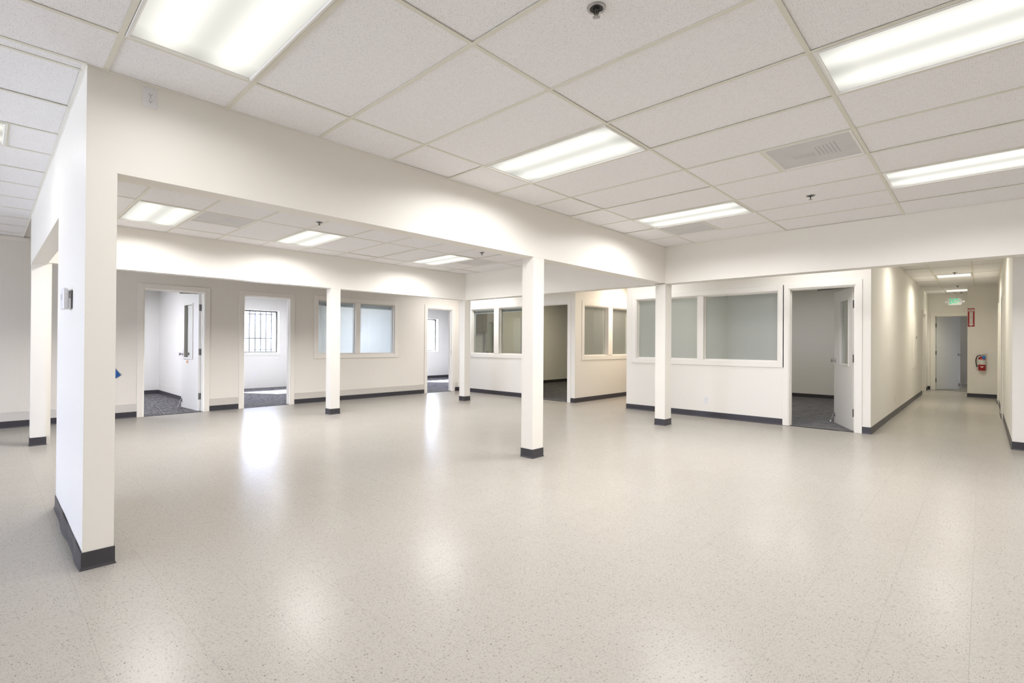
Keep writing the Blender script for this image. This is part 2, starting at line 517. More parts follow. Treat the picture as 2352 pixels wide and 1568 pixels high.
# west partition: striped on the corridor side, paint on the office side
mb = MB()
H = [(D1[0], D1[1], 0, DH), (D2[0], D2[1], 0, DH), (D3[0], D3[1], 0, DH), WIN1]
wall_boxes(mb, 'y', YS, YW + 0.001, XW - 0.02, XW, 0, ZT, H, 0)
wall_boxes(mb, 'y', YS, 15.0, XW - WALL_T, XW - 0.02, 0, ZT, H, 1)
tag(mb.build('wall_west', [M['stripe'], M['room']]), 'long partition with three office doorways and pinstriped covering', 'wall', kind='structure')

# north partition, part with blinds window and dark doorway
DN = (-7.40, -6.497)
WN = (-9.62, -7.75, 0.993, 2.13)
mb = MB()
wall_boxes(mb, 'x', XW - 0.02, XC, YW, YW + WALL_T, 0, ZT, [WN, (DN[0], DN[1], 0, DH)])
tag(mb.build('wall_north', M['paint']), 'cream partition with blind-hung windows behind the tall middle column', 'wall', kind='structure')
# side wall of the recess
WC = (8.965, 10.95, 0.993, 2.115)
mb = MB(); wall_boxes(mb, 'y', YW + WALL_T, 15.0, XC - WALL_T, XC, 0, ZT, [WC])
tag(mb.build('wall_recess', M['paint']), 'warm lit partition running back beside the passage', 'wall', kind='structure')
# front of the office block
DR = (-2.202, -1.328)
WR = (-4.858, -2.350, 0.988, 2.120)
mb = MB(); wall_boxes(mb, 'x', XP, XK, YW, YW + WALL_T, 0, ZT, [WR, (DR[0], DR[1], 0, DH)])
tag(mb.build('wall_office_front', M['paint']), 'cream partition with two big panes and an open office door', 'wall', kind='structure')
mb = MB(); wall_boxes(mb, 'y', YW + WALL_T, 16.0, XP, XP + WALL_T, 0, ZT)
tag(mb.build('wall_office_side', M['paint']), 'office side wall along the passage', 'wall', kind='structure')
mb = MB(); wall_boxes(mb, 'x', XP + WALL_T, XK - WALL_T, 13.60, 13.74, 0, ZT)
tag(mb.build('wall_office_back', M['room']), 'back wall of the dim office', 'wall', kind='structure')
mb = MB(); wall_boxes(mb, 'y', YW + WALL_T, YEN, XK - WALL_T, XK, 0, ZT, [(17.0, 17.95, 0, DH)])
tag(mb.build('wall_hallway_left', M['paint']), 'long cream hallway wall with flush panel and outlets', 'wall', kind='structure')
mb = MB(); wall_boxes(mb, 'y', YW, YEX, XR, XR + WALL_T, 0, ZT, [(12.20, 13.15, 0, DH), (15.28, 16.20, 0, DH)])
tag(mb.build('wall_hallway_right', M['paint']), 'hallway wall with two cased doors', 'wall', kind='structure')
mb = MB(); wall_boxes(mb, 'x', XR + WALL_T, XE, YW, YW + WALL_T, 0, ZT)
tag(mb.build('wall_north_east', M['paint']), 'cream wall turning the corner at the hallway mouth', 'wall', kind='structure')
mb = MB(); mb.box(-0.265, XR + WALL_T, YEX, YEN + 0.14, 0, ZT)
tag(mb.build('wall_extinguisher', M['paint']), 'hallway wall return carrying the fire extinguisher', 'wall', kind='structure')
DE = (-1.012, -0.10)
mb = MB(); wall_boxes(mb, 'x', XK - WALL_T, -0.265, YEN, YEN + 0.14, 0, ZT, [(DE[0], -0.2651, 0, DH)])
mb.box(-0.266, -0.10, YEN + 0.14, YEN + 0.141, 0, ZT)
tag(mb.build('wall_hallway_end', M['paint']), 'hallway end wall under the exit sign', 'wall', kind='structure')
mb = MB(); mb.box(-1.6, -1.5, YEN + 0.14, 22.5, 0, ZT); mb.box(-1.5, 0.6, 22.4, 22.5, 0, ZT); mb.box(0.5, 0.6, YEN + 0.14, 22.4, 0, ZT)
tag(mb.build('wall_storeroom', M['room']), 'walls of the room past the hallway door', 'wall', kind='structure')
# passage end, recess office back
mb = MB(); mb.box(XC, XP, 15.9, 16.0, 0, ZT)
tag(mb.build('wall_passage_end', M['paint']), 'end wall of the passage', 'wall', kind='structure')
mb = MB(); mb.box(XW - WALL_T, XC, 15.0, 15.12, 0, ZT)
tag(mb.build('wall_recess_office_back', M['room']), 'back wall of the dark office', 'wall', kind='structure')
# west offices: outside wall with windows, cross walls
WO = [(-1.3, 0.2, 0.96, 2.12), (3.55, 5.655, 0.96, 2.12), (8.9, 11.26, 0.96, 2.12)]
mb = MB(); wall_boxes(mb, 'y', YS, 15.12, XFAR - 0.22, XFAR, 0, ZT, WO)
tag(mb.build('wall_outside_west', M['room']), 'outside wall of the sunlit offices', 'wall', kind='structure')
for i, (yy, lab) in enumerate(((2.86, 'white office wall beside the open door with glass'), (6.9, 'partition between the sunlit offices'), (-1.5, 'partition behind the first office'), (14.9, 'end wall of the far sunlit office'))):
    mb = MB(); mb.box(XFAR, XW - WALL_T, yy, yy + 0.12, 0, ZT)
    tag(mb.build('wall_office_cross', M['room']), lab, 'wall', kind='structure')
# walls behind the camera, with storefront windows
WS = [(-8.8, -6.9, 0.15, 2.3), (-6.6, -4.7, 0.15, 2.3), (-4.4, -2.5, 0.15, 2.3)]
mb = MB(); wall_boxes(mb, 'x', XW - WALL_T, XE + 0.2, YS - 0.2, YS, 0, ZT, WS)
tag(mb.build('wall_south', M['paint']), 'front wall with storefront windows', 'wall', kind='structure')
mb = MB(); mb.box(XE, XE + 0.2, YS, YW + WALL_T, 0, ZT)
tag(mb.build('wall_east', M['paint']), 'plain east wall', 'wall', kind='structure')

# header beams
for nm, bx, lab in (
    ('beam_front', (XAb, XA, Y0, Y7b, ZB + 0.005, ZT), 'long cream header beam from the stub wall past the middle column'),
    ('beam_back', (XBb, XB, Y0b, Y7, ZB, ZT), 'header beam across the far side of the bay'),
    ('beam_side', (XBb, XAb, Y0, Y0b, 2.178, ZT), 'header beam over the stub wall opening'),
    ('beam_cross', (XBb, XAb, Y7, Y7b, ZB, ZT), 'header beam behind the middle column'),
    ('beam_cross_east', (XA, XE, Y7, Y7b, ZB - 0.003, ZT), 'header beam crossing above the hallway mouth')):
    tag(MB().box(*bx).build(nm, M['paint']), lab, 'beam', kind='structure')

# roof slab
tag(MB().box(XFAR - 0.22, XE + 0.2, YS - 0.2, 22.5, 2.82, 2.95).build('roof_slab', M['concrete']), 'roof slab above the suspended ceilings', 'roof', kind='structure')
tag(MB().box(-10.4, -1.5, YS - 2.2, YS - 0.2, 2.45, 2.57).build('roof_sun_block', M['concrete']), 'unseen canopy added to keep sun out of the storefront', 'roof', kind='structure')  # unseen slab added to block sun at the south windows

# ------------------------------------------------------------------ rubber baseboards
BH = 0.098
def base_profile(out):          # distance from wall, height
    return [(0, 0), (0.010 * out, 0), (0.0095 * out, 0.003), (0.006 * out, 0.010), (0.0045 * out, 0.018), (0.0045 * out, BH - 0.002), (0.003 * out, BH), (0, BH)]
def base_run(mb, axis, a0, a1, at, out):
    pr = base_profile(out)
    n = len(mb.v); L = len(pr)
    for a in (a0, a1):
        for d, z in pr:
            mb.v.append((a, at + d, z) if axis == 'x' else (at + d, a, z))
    for i in range(L):
        j = (i + 1) % L
        mb.f.append((n + i, n + j, n + L + j, n + L + i)); mb.mi.append(0)
    mb.f.append(tuple(n + i for i in range(L))); mb.f.append(tuple(n + L + i for i in reversed(range(L)))); mb.mi += [0, 0]
def baseboard(name, runs, lab):
    mb = MB()
    for r_ in runs: base_run(mb, *r_)
    return tag(mb.build(name, M['rubber'], fix=True), lab, 'baseboard', kind='structure')
CS = 0.08                       # casing width
baseboard('baseboard_west', [('y', YS, D1[0] - CS, XW, 1), ('y', D1[1] + CS, D2[0] - CS, XW, 1), ('y', D2[1] + CS, D3[0] - CS, XW, 1), ('y', D3[1] + CS, YW, XW, 1)], 'dark rubber base along the pinstriped partition')
baseboard('baseboard_north', [('x', XW, DN[0] - CS, YW, -1), ('x', DN[1] + CS, XC, YW, -1)], 'dark rubber base below the blind-hung windows')
baseboard('baseboard_recess', [('y', YW - 0.0045, 15.9, XC, 1)], 'dark rubber base along the passage wall')
baseboard('baseboard_office_front', [('x', XP, DR[0] - CS, YW, -1), ('x', DR[1] + CS, XK, YW, -1), ('y', YW, 15.9, XP, -1)], 'dark rubber base below the two big panes')
baseboard('baseboard_hallway_left', [('y', YW - 0.0045, 17.0 - CS, XK, 1), ('y', 17.95 + CS, YEN, XK, 1)], 'dark rubber base along the hallway wall with the flush panel')
baseboard('baseboard_hallway_right', [('y', YW - 0.0045, 12.2 - CS, XR, -1), ('y', 13.15 + CS, 15.28 - CS, XR, -1), ('y', 16.20 + CS, YEX, XR, -1)], 'dark rubber base along the hallway wall with two cased doors')
baseboard('baseboard_north_east', [('x', XR, XE, YW, -1)], 'dark rubber base at the hallway corner')
baseboard('baseboard_extinguisher', [('x', -0.265, XR, YEX, -1), ('y', YEX - 0.0045, YEN, -0.265, -1)], 'dark rubber base under the fire extinguisher')
baseboard('baseboard_hallway_end', [('x', XK, DE[0] - CS, YEN, -1)], 'short dark rubber base beside the hallway end door')
baseboard('baseboard_office', [('x', XP + WALL_T, XK - WALL_T, 13.60, -1), ('y', YW + WALL_T, 13.6, XP + WALL_T, 1)], 'dark rubber base in the dim office')
baseboard('baseboard_recess_office', [('y', YW + WALL_T, 15.0, XW - 0.02, 1)], 'dark rubber base in the dark office')
baseboard('baseboard_sunlit_office', [('x', XFAR, XW - WALL_T, 2.86, -1), ('y', -1.38, 2.86, XFAR, 1)], 'dark rubber base in the office behind the glazed door')
baseboard('baseboard_sunlit_office', [('y', 7.02, 14.9, XFAR, 1)], 'dark rubber base under the far office window')

# flat wooden base strips above the rubber base
mb = MB()
for a0, a1 in ((YS, D1[0] - CS), (D1[1] + CS, D2[0] - CS), (D2[1] + CS, D3[0] - CS), (D3[1] + CS, YW)):
    mb.box(XW, XW + 0.008, a0, a1, BH, 0.225)
tag(mb.build('trim_1', M['trim_tan']), 'flat tan base strip above the rubber base', 'trim', kind='structure')
mb = MB(); mb.box(XW, XW + 0.012, YS, YW, 2.695, 2.745)
tag(mb.build('trim_2', M['trim_tan']), 'thin top moulding on the pinstriped partition', 'trim', kind='structure')
mb = MB(); mb.box(XFAR, XW - WALL_T, 2.86 - 0.012, 2.86, BH, 0.25); mb.box(XFAR, XFAR + 0.012, -1.38, 2.848, BH, 0.25)
tag(mb.build('trim_3', M['room']), 'white base strip in the office behind the glazed door', 'trim', kind='structure')
mb = MB(); mb.box(XFAR, XFAR + 0.012, 2.98, 6.9, 0.0, 0.25)
tag(mb.build('trim_4', M['room']), 'white base strip under the barred window', 'trim', kind='structure')

# ------------------------------------------------------------------ columns and stub wall
def wrap_base(mb, x0, x1, y0, y1):
    """rubber base going round a rectangular post: mitred cove"""
    pr = [(0.010, 0.0), (0.0095, 0.003), (0.006, 0.010), (0.0045, 0.018), (0.0045, BH - 0.002), (0.0, BH)]
    n = len(mb.v)
    for d, z in pr:
        mb.v += [(x0 - d, y0 - d, z), (x1 + d, y0 - d, z), (x1 + d, y1 + d, z), (x0 - d, y1 + d, z)]
    for i in range(len(pr) - 1):
        for k in range(4):
            a = n + 4 * i + k; b2 = n + 4 * i + (k + 1) % 4
            mb.f.append((a, b2, b2 + 4, a + 4)); mb.mi.append(0)
def column(x0, x1, y0, y1, ztop, label):
    cx, cy = (x0 + x1) / 2, (y0 + y1) / 2
    t = tag(empty('column', (cx, cy, 0)), label, 'column', 'square cream columns under the header beams', 'thing')
    MB().box(x0 - cx, x1 - cx, y0 - cy, y1 - cy, 0, ztop).build('shaft', M['paint'], t)
    mb = MB(); wrap_base(mb, x0 - cx, x1 - cx, y0 - cy, y1 - cy); mb.build('rubber_base', M['rubber'], t)
    return t
column(XAb, XA, 4.109, 4.288, ZB + 0.004, 'tallest-looking square cream column, mid room, crossing in front of the dark doorway')
column(XAb, XA, Y7, Y7b, ZB - 0.004, 'square cream column in front of the pair of large grey office panes')
column(XBb, XB, 4.125, 4.30, ZB - 0.001, 'square cream column in front of the bluish paired windows of the pinstriped wall')
column(-8.365, -8.20, 7.175, 7.34, ZB - 0.001, 'square cream column between the third doorway and the blind-hung windows')
column(XBb + 0.08, -8.203, Y0, 0.509, 2.177, 'square cream column framed by the opening beside the stub wall')
tag(MB().box(-8.40, -8.255, 0.5095, 0.552, 0, ZB).build('trim_5', M['paint']), 'narrow cream edging beside the column at the far end of the stub wall opening', 'trim', kind='structure')

# stub wall with loose wavy rubber base
XS = -5.045
t = tag(empty('wall_stub', ((XA + XS) / 2, (Y0 + Y0b) / 2, 0)), 'short cream stub wall ending the header beam, thermostat on its side', 'wall', kind='structure')
ox, oy = t.location.x, t.location.y
MB().box(XS - ox, XA - ox, Y0 - oy, Y0b - oy, 0, 2.178).box(XAb - ox, XA - ox, Y0 - oy, Y0b - oy, 2.178, ZB + 0.005).build('panel', M['paint'], t)
mb = MB()
pr = [(0.011, 0.0), (0.0105, 0.003), (0.007, 0.010), (0.0055, 0.020), (0.0055, BH - 0.002), (0.0, BH)]
ring = []
NS = 40
for i in range(NS + 1):                              # wavy side facing -y
    x = XS + (XA - XS) * i / NS
    wv_ = 0.007 * math.sin((x - XS) * 2 * PI / 0.74 + 2.2) + 0.003
    ring.append((x, Y0, 0, -1, max(-0.002, wv_) * min(1, 6 * i / NS, 6 * (NS - i) / NS + 0.15)))
ring += [(XA, Y0b, 1, 1, 0), (XS, Y0b, -1, 1, 0)]
ring[0] = (XS, Y0, -1, -1, 0); ring[NS] = (XA, Y0, 1, -1, 0)
n0 = 0; L = len(ring)
for d, z in pr:
    for (x, y, nx, ny, wv_) in ring:
        k = wv_ * (1.0 if z < BH - 0.001 else 0.8)
        mb.v.append((x + nx * d - ox, y + ny * (d + max(0, k)) - oy, z + (0.5 * wv_ if z > 0.05 else 0)))
for i in range(len(pr) - 1):
    for k in range(L):
        a = i * L + k; b2 = i * L + (k + 1) % L
        mb.f.append((a, b2, b2 + L, a + L)); mb.mi.append(0)
mb.build('rubber_base', M['rubber'], t, smooth=True)

# ------------------------------------------------------------------ floor
GX, GY, TS = -0.035, 0.319, 0.3048
GAP = 0.0002
fl_o = MB().box(XW - WALL_T, XE + 0.2, YS - 0.2, 22.5, -0.15, -0.0035).build('floor', M['seam'])
tag(fl_o, 'pale speckled vinyl tile floor', 'floor', kind='structure')
tile_me = MB().box(-TS / 2 + GAP, TS / 2 - GAP, -TS / 2 + GAP, TS / 2 - GAP, -0.0035, 0, bottom=False).mesh('floor_tile', M['vct'])
def in_view(x, y):
    d = x * _f.x + y * _f.y; s = x * _r.x + y * _r.y
    return d > 1.55 and abs(s) < d * 1.06 + 0.25
def floor_open(x, y):
    if YS - 0.1 < y < YW and XW < x < XE: return True
    if XK - 0.3 < x < XR + 0.3 and y < 22.4: return y > 0
    if XC - 0.3 < x < XP + 0.3 and y < 15.9: return True
    return False
cells = []
for i in range(-36, 18):
    for j in range(-20, 74):
        x, y = GX + (i + .5) * TS, GY + (j + .5) * TS
        if x > XW - 0.12 and floor_open(min(max(x, XW + .01), 9), y): cells.append((x, y))
seen = sorted((c for c in cells if in_view(*c)), key=lambda c: c[0] ** 2 + c[1] ** 2)
near = set(seen[:296])
for x, y in seen[:296]:
    o = bpy.data.objects.new('floor_tile', tile_me); COL.objects.link(o); o.location = (x, y, 0); o.parent = fl_o
mb = MB()
for x, y in cells:
    if (x, y) in near: continue
    mb.box(max(x - TS / 2 + GAP, XW), x + TS / 2 - GAP, y - TS / 2 + GAP, min(y + TS / 2 - GAP, YW + 0.02) if not (XK - .3 < x < XR + .3 or XC - .3 < x < XP + .3) else y + TS / 2 - GAP, -0.0035, 0, bottom=False)
o = mb.build('vinyl_tiles', M['vct'], fl_o); o['kind'] = 'stuff'
# carpets
for x0, x1, y0, y1, lab in ((XFAR, XW - 0.02, YS, 15.0, 'dark streaky carpet in the sunlit offices'), (XW - 0.02, XC - 0.02, YW + 0.02, 15.0, 'dark streaky carpet in the office past the dark doorway'),
                            (XP + 0.1, XK - 0.1, YW + 0.02, 13.6, 'dark streaky carpet in the office with the grey open door')):
    tag(MB().box(x0, x1, y0, y1, -0.06 if x0 == XFAR else 0.0, 0.004).build('carpet_floor', M['carpet']), lab, 'carpet', kind='structure')
tag(MB().box(XFAR - 0.22, XW - WALL_T, YS - 0.2, 15.12, -0.2, -0.06).build('floor_slab', M['concrete']), 'slab below the sunlit offices', 'floor', kind='structure')
tag(MB().box(-60, 40, -60, 60, -0.30, -0.21).build('ground', M['asphalt']), 'pale paved yard outside', 'ground', kind='structure')

# ------------------------------------------------------------------ suspended ceilings
TH = 0.016
def strip_tee(mb, axis, a0, a1, at, w_=0.024):
    if axis == 'y': mb.box(at - w_ / 2, at + w_ / 2, a0, a1, ZC - 0.002, ZC + 0.0005); mb.box(at - 0.003, at + 0.003, a0, a1, ZC, ZC + 0.03)
    else: mb.box(a0, a1, at - w_ / 2, at + w_ / 2, ZC - 0.002, ZC + 0.0005); mb.box(a0, a1, at - 0.003, at + 0.003, ZC, ZC + 0.03)
def ceiling_zone(name, label, xs, ys, skip, runner_axis='y', extra=(), angle_sides='', cross_skip=()):
    """xs, ys: grid lines (outer ones are wall edges); skip: cells filled by fixtures"""
    x0, x1, y0, y1 = xs[0], xs[-1], ys[0], ys[-1]
    root = MB().box(x0, x1, y0, y1, 2.803, 2.82).build(name, M['ceil'])
    tag(root, label, 'ceiling', kind='structure')
    for i in range(len(xs) - 1):
        for j in range(len(ys) - 1):
            if (i, j) in skip: continue
            jit = random.choice((0, 0, 0, 0.001, 0.003))
            a, b2, c, d = xs[i] + 0.006, xs[i + 1] - 0.006, ys[j] + 0.006, ys[j + 1] - 0.006
            cx, cy = (a + b2) / 2, (c + d) / 2
            MB().box(a - cx, b2 - cx, c - cy, d - cy, 0, TH).build('ceiling_tile', M['tile'], root, loc=(cx, cy, ZC + 0.0015 + jit))
    for e in extra:                                    # filler tiles beside half-size fixtures
        cx, cy = (e[0] + e[1]) / 2, (e[2] + e[3]) / 2
        MB().box(e[0] - cx, e[1] - cx, e[2] - cy, e[3] - cy, 0, TH).build('ceiling_tile', M['tile'], root, loc=(cx, cy, ZC + 0.0015))
    if runner_axis == 'y':
        for x in xs[1:-1]:
            mb = MB(); strip_tee(mb, 'y', y0, y1, x); mb.build('main_runner', M['tee'], root)
        for j, y in enumerate(ys[1:-1]):
            for i in range(len(xs) - 1):
                if (i, j) in cross_skip: continue
                mb = MB(); strip_tee(mb, 'x', xs[i] + 0.012, xs[i + 1] - 0.012, y); mb.build('cross_tee', M['tee'], root)
    else:
        for y in ys[1:-1]:
            mb = MB(); strip_tee(mb, 'x', x0, x1, y); mb.build('main_runner', M['tee'], root)
        for x in xs[1:-1]:
            for j in range(len(ys) - 1):
                mb = MB(); strip_tee(mb, 'y', ys[j] + 0.012, ys[j + 1] - 0.012, x); mb.build('cross_tee', M['tee'], root)
    aw = 0.020
    for s in angle_sides:
        mb = MB()
        if s == 'w': mb.box(x0, x0 + aw, y0, y1, ZC - 0.001, ZC + 0.0008); mb.box(x0, x0 + 0.0015, y0, y1, ZC - 0.016, ZC)
        if s == 'e': mb.box(x1 - aw, x1, y0, y1, ZC - 0.001, ZC + 0.0008); mb.box(x1 - 0.0015, x1, y0, y1, ZC - 0.016, ZC)
        if s == 's': mb.box(x0, x1, y0, y0 + aw, ZC - 0.001, ZC + 0.0008); mb.box(x0, x1, y0, y0 + 0.0015, ZC - 0.016, ZC)
        if s == 'n': mb.box(x0, x1, y1 - aw, y1, ZC - 0.001, ZC + 0.0008); mb.box(x0, x1, y1 - 0.0015, y1, ZC - 0.016, ZC)
        mb.build('wall_angle', M['tee_white'], root)
    return root

g0 = 1.6764; gs = 0.6141
yi = lambda i: g0 + gs * i
r_x = [-3.0911, -1.8719, -0.6527, 0.5665, 1.7857, 3.0049]
# main zone north of the stub wall line
ym = [-0.780] + [yi(i) for i in range(-3, 9)] + [Y7]
xm = [XA] + r_x[:5]
# cells: i column, j row; row of grid index k is k+3
row = lambda k: k + 4
skip = {(1, row(-2)), (1, row(2)), (1, row(6)), (3, row(-2)), (3, row(2)), (3, row(6)), (2, row(4)), (1, row(7))}
V1 = (-1.262, -0.6527, yi(4), yi(5)); V2 = (-3.0911, -2.482, yi(7), yi(8))
extra = [(r_x[1] + 0.006, V1[0] - 0.008, yi(4) + 0.006, yi(5) - 0.006), (V2[1] + 0.008, r_x[1] - 0.006, yi(7) + 0.006, yi(8) - 0.006)]
cz = ceiling_zone('ceiling', 'suspended grid ceiling of speckled panels over the main room', xm, ym, skip, 'y', extra, 'n')
mb = MB(); mb.box(XA, XA + 0.018, Y0, Y7, ZC - 0.001, ZC + 0.0008); mb.box(XA, XA + 0.0015, Y0, Y7, ZC - 0.016, ZC); mb.build('wall_angle', M['tee_white'], cz)
for xx, yk in ((V1[0], 4), (V2[1], 7)):
    mb = MB(); strip_tee(mb, 'y', yi(yk) + 0.012, yi(yk + 1) - 0.012, xx); mb.build('cross_tee', M['tee'], cz)
# zone west of the stub wall
xl = [XW, -9.86, -9.25, -8.64, -8.03, -7.41, -6.76, -6.14, -5.51, -4.925, -4.29, -3.655, -3.548]
cz = ceiling_zone('ceiling', 'suspended grid ceiling south of the stub wall by the pinstriped wall', xl, [-2.07, -0.85, Y0], {(8, 0), (8, 1)}, 'x', [(-5.504, -4.931, 0.105, Y0 - 0.006)], 'n')
mb = MB(); strip_tee(mb, 'x', -5.498, -4.937, 0.095); mb.build('cross_tee', M['tee'], cz)
mb = MB(); strip_tee(mb, 'y', -0.85, Y0, -3.548); mb.build('main_runner', M['tee'], cz)
# inner bay
ib = lambda k: 1.10 + 0.612 * k
xi = [XB, -7.765, -6.545, -5.325, -4.105, XAb]
yb = [Y0b] + [ib(k) for k in range(0, 10)] + [Y7]
skip = {(1, 1), (1, 4), (1, 8), (1, 2), (1, 9)}
V3 = (-7.165, -6.545, ib(1), ib(2)); V4 = (-7.165, -6.545, ib(8), ib(9))
cz = ceiling_zone('ceiling', 'suspended grid ceiling framed by the header beams', xi, yb, skip, 'y', [(-7.759, V3[0] - 0.008, ib(1) + 0.006, ib(2) - 0.006), (-7.759, V4[0] - 0.008, ib(8) + 0.006, ib(9) - 0.006)], 'w')
for k in (1, 8):
    mb = MB(); strip_tee(mb, 'y', ib(k) + 0.012, ib(k + 1) - 0.012, -7.165); mb.build('cross_tee', M['tee'], cz)
# hallway
xh = [XK, -0.742, -0.138, XR]
yh = [Y7b, 8.85, 10.07, 11.29, 12.53, 13.80, 15.05, 16.30, 17.58, YEN]
cz = ceiling_zone('ceiling', 'suspended grid ceiling of the hallway', xh, yh, {(1, 5), (1, 8), (1, 2)}, 'y',
                  [(-0.736, -0.144, 14.52, 15.044), (-0.736, -0.144, 18.3, YEN - 0.006), (-0.736, -0.144, 10.7, 11.284)], 'we')
# plain ceilings nobody looks up at
for x0, x1, y0, y1, lab in ((-3.548, r_x[4], YS, -0.780, 'ceiling behind the viewpoint'), (XW, -3.548, YS, -2.07, 'ceiling by the storefront'), (r_x[4], XE, YS, Y7, 'ceiling on the east side'),
                            (XW, XBb, Y0, YW, 'ceiling strip beside the pinstriped wall'), (XBb, XK, Y7b, YW, 'ceiling strip before the offices'), (XR, XE, Y7b, YW, 'ceiling strip east of the hallway'),
                            (XFAR, XW - WALL_T, YS, 15.0, 'ceiling of the sunlit offices'), (XW - 0.02, XC - WALL_T, YW + WALL_T, 15.0, 'ceiling of the dark office'), (XP + WALL_T, XK - WALL_T, YW + WALL_T, 13.6, 'ceiling of the dim office'),
                            (XC, XP, YW, 15.9, 'ceiling of the passage'), (-1.5, 0.5, YEN + 0.14, 22.4, 'ceiling of the storeroom')):
    tag(MB().box(x0, x1, y0, y1, ZC + 0.002, 2.82).build('ceiling', M['ceil']), lab, 'ceiling', kind='structure')

# ------------------------------------------------------------------ ceiling light fixtures
def troffer(cx, cy, label, lx=1.2192, ly=0.6141, rz=0, z=ZC, watts=None, group='lit ceiling light panels', rgb=(1.0, 0.985, 0.99), spread=163):
    """lensed fluorescent troffer; long side along local x"""
    t = tag(empty('ceiling_light', (cx, cy, z), rz), label, 'ceiling light', group, 'thing')
    hx, hy = lx / 2 - 0.014, ly / 2 - 0.014
    mb = MB(); fw = 0.022                                         # door frame, bevelled lip
    prof = [(0.0, 0.030), (0.0, -0.004), (0.004, -0.007), (0.014, -0.007), (fw, 0.004), (fw, 0.030)]
    n = 0
    for d, zz in prof:
        mb.v += [(-hx + d, -hy + d, zz), (hx - d, -hy + d, zz), (hx - d, hy - d, zz), (-hx + d, hy - d, zz)]
    for i in range(len(prof) - 1):
        for k in range(4):
            a = 4 * i + k; b2 = 4 * i + (k + 1) % 4
            mb.f.append((a, b2, b2 + 4, a + 4)); mb.mi.append(0)
    mb.build('frame', M['lens_frame'], t, fix=True)
    MB().box(-hx + fw - 0.003, hx - fw + 0.003, -hy + fw - 0.003, hy - fw + 0.003, 0.003, 0.007).build('diffuser', M['lens'], t)
    MB().box(-hx + 0.003, hx - 0.003, -hy + 0.003, hy - 0.003, 0.030, 0.036).build('housing', M['lens_frame'], t)
    ld = bpy.data.lights.new('lamp', 'AREA'); ld.shape = 'RECTANGLE'
    ld.size = lx - 0.1; ld.size_y = ly - 0.1
    ld.energy = LAMP_W * (lx * ly / 0.7487) if watts is None else watts
    ld.color = rgb; ld.spread = R(spread)
    lo = bpy.data.objects.new('lamp', ld); COL.objects.link(lo); lo.parent = t; lo.location = (0, 0, 0.002)
    return t
colx = [(r_x[0] + r_x[1]) / 2, (r_x[2] + r_x[3]) / 2]
names = {(0, -2): 'large lit light panel cut by the top of the picture above the stub wall', (0, 2): 'lit light panel halfway along the front header beam',
         (0, 6): 'lit light panel beside a small air vent near the beam corner', (1, 2): 'large lit light panel cut by the upper picture corner opposite the stub wall', (1, 6): 'lit light panel above the hallway mouth beam'}
for c in (0, 1):
    for k in (-2, 2, 6):
        if (c, k) == (1, -2):
            troffer(colx[c], yi(k) + gs / 2, 'lit light panel overhead of the viewpoint', watts=LAMP_W * 0.4)
            continue
        troffer(colx[c], yi(k) + gs / 2, names[c, k], watts=LAMP_W * ({-2: 0.32, 2: 1.0, 6: 1.1} if c == 0 else {2: 0.4, 6: 0.75})[k])
for c in (0, 1):  # unseen fill lights added behind the viewpoint
    for y in (-3.2,):
        troffer(colx[c], y, ('unseen light panel added behind the viewpoint toward the storefront', 'unseen light panel added behind the viewpoint toward the east side')[c], z=ZC - 0.03, watts=LAMP_W * 0.4)
for y in (-3.2, 0.755, 3.2, 5.67):  # added row of lights, out of view to the east
    troffer(3.3, y, 'unseen light panel added on the east side, %s' % {-3.2: 'first of four', 0.755: 'second of four', 3.2: 'third of four', 5.67: 'last of four'}[y], z=ZC - 0.03, watts=LAMP_W * 0.5)
for k, lab in ((0, 'lit light panel next to a grey vent inside the beam-framed bay, beside the stub wall'), (3, 'lit light panel in the middle of the beam-framed bay'), (7, 'smallest-looking lit light panel of the beam-framed bay, by the far corner')):
    troffer(-7.155, ib(k) + 0.306, lab, 1.22, 0.612, watts=LAMP_W * 0.98)
troffer((-5.51 - 4.925) / 2, 0.11 - 0.61, 'lit light panel barely entering the picture at its edge beside the stub wall', 1.2192, 0.585, PI / 2, watts=LAMP_W * 0.12)
for x, y in ((-7.72, -2.9), (-5.2, -3.6)):  # added lights out of view on the storefront side
    troffer(x, y, 'unseen light panel added by the storefront ' + ('and the pinstriped wall' if x < -7 else 'windows'), z=ZC - 0.03, watts=LAMP_W * 0.15)
# unseen lights added between the beam and the offices to light the partitions
for x in (-4.6, -1.7):
    troffer(x, 8.02, 'added light panel hidden behind the header beam before the ' + ('passage' if x < -3 else 'open office door'), z=ZC - 0.03, watts=LAMP_W * 0.22)
troffer(-8.9, 8.02, 'added light panel hidden behind the far header beam', z=ZC - 0.03, watts=LAMP_W * 0.6)
# hallway
troffer(-0.44, 14.16, 'larger lit light panel of the hallway', 0.60, 0.70, watts=LAMP_W * 0.52, rgb=(1.0, 0.95, 0.82), spread=158)
troffer(-0.44, 17.94, 'smaller-looking lit light panel of the hallway by the exit sign', 0.60, 0.70, watts=LAMP_W * 0.27, rgb=(1.0, 0.95, 0.82), spread=112)
troffer(-0.6, 20.6, 'unseen light panel added in the storeroom past the hallway door', 0.6, 0.6, z=ZC - 0.03, watts=LAMP_W * 0.10, rgb=(1.0, 0.97, 0.84))  # added so the room past the door is less dark
troffer(-0.44, 10.38, 'lit light panel at the hallway mouth', 0.60, 0.62, watts=LAMP_W * 0.4, rgb=(1.0, 0.96, 0.86))
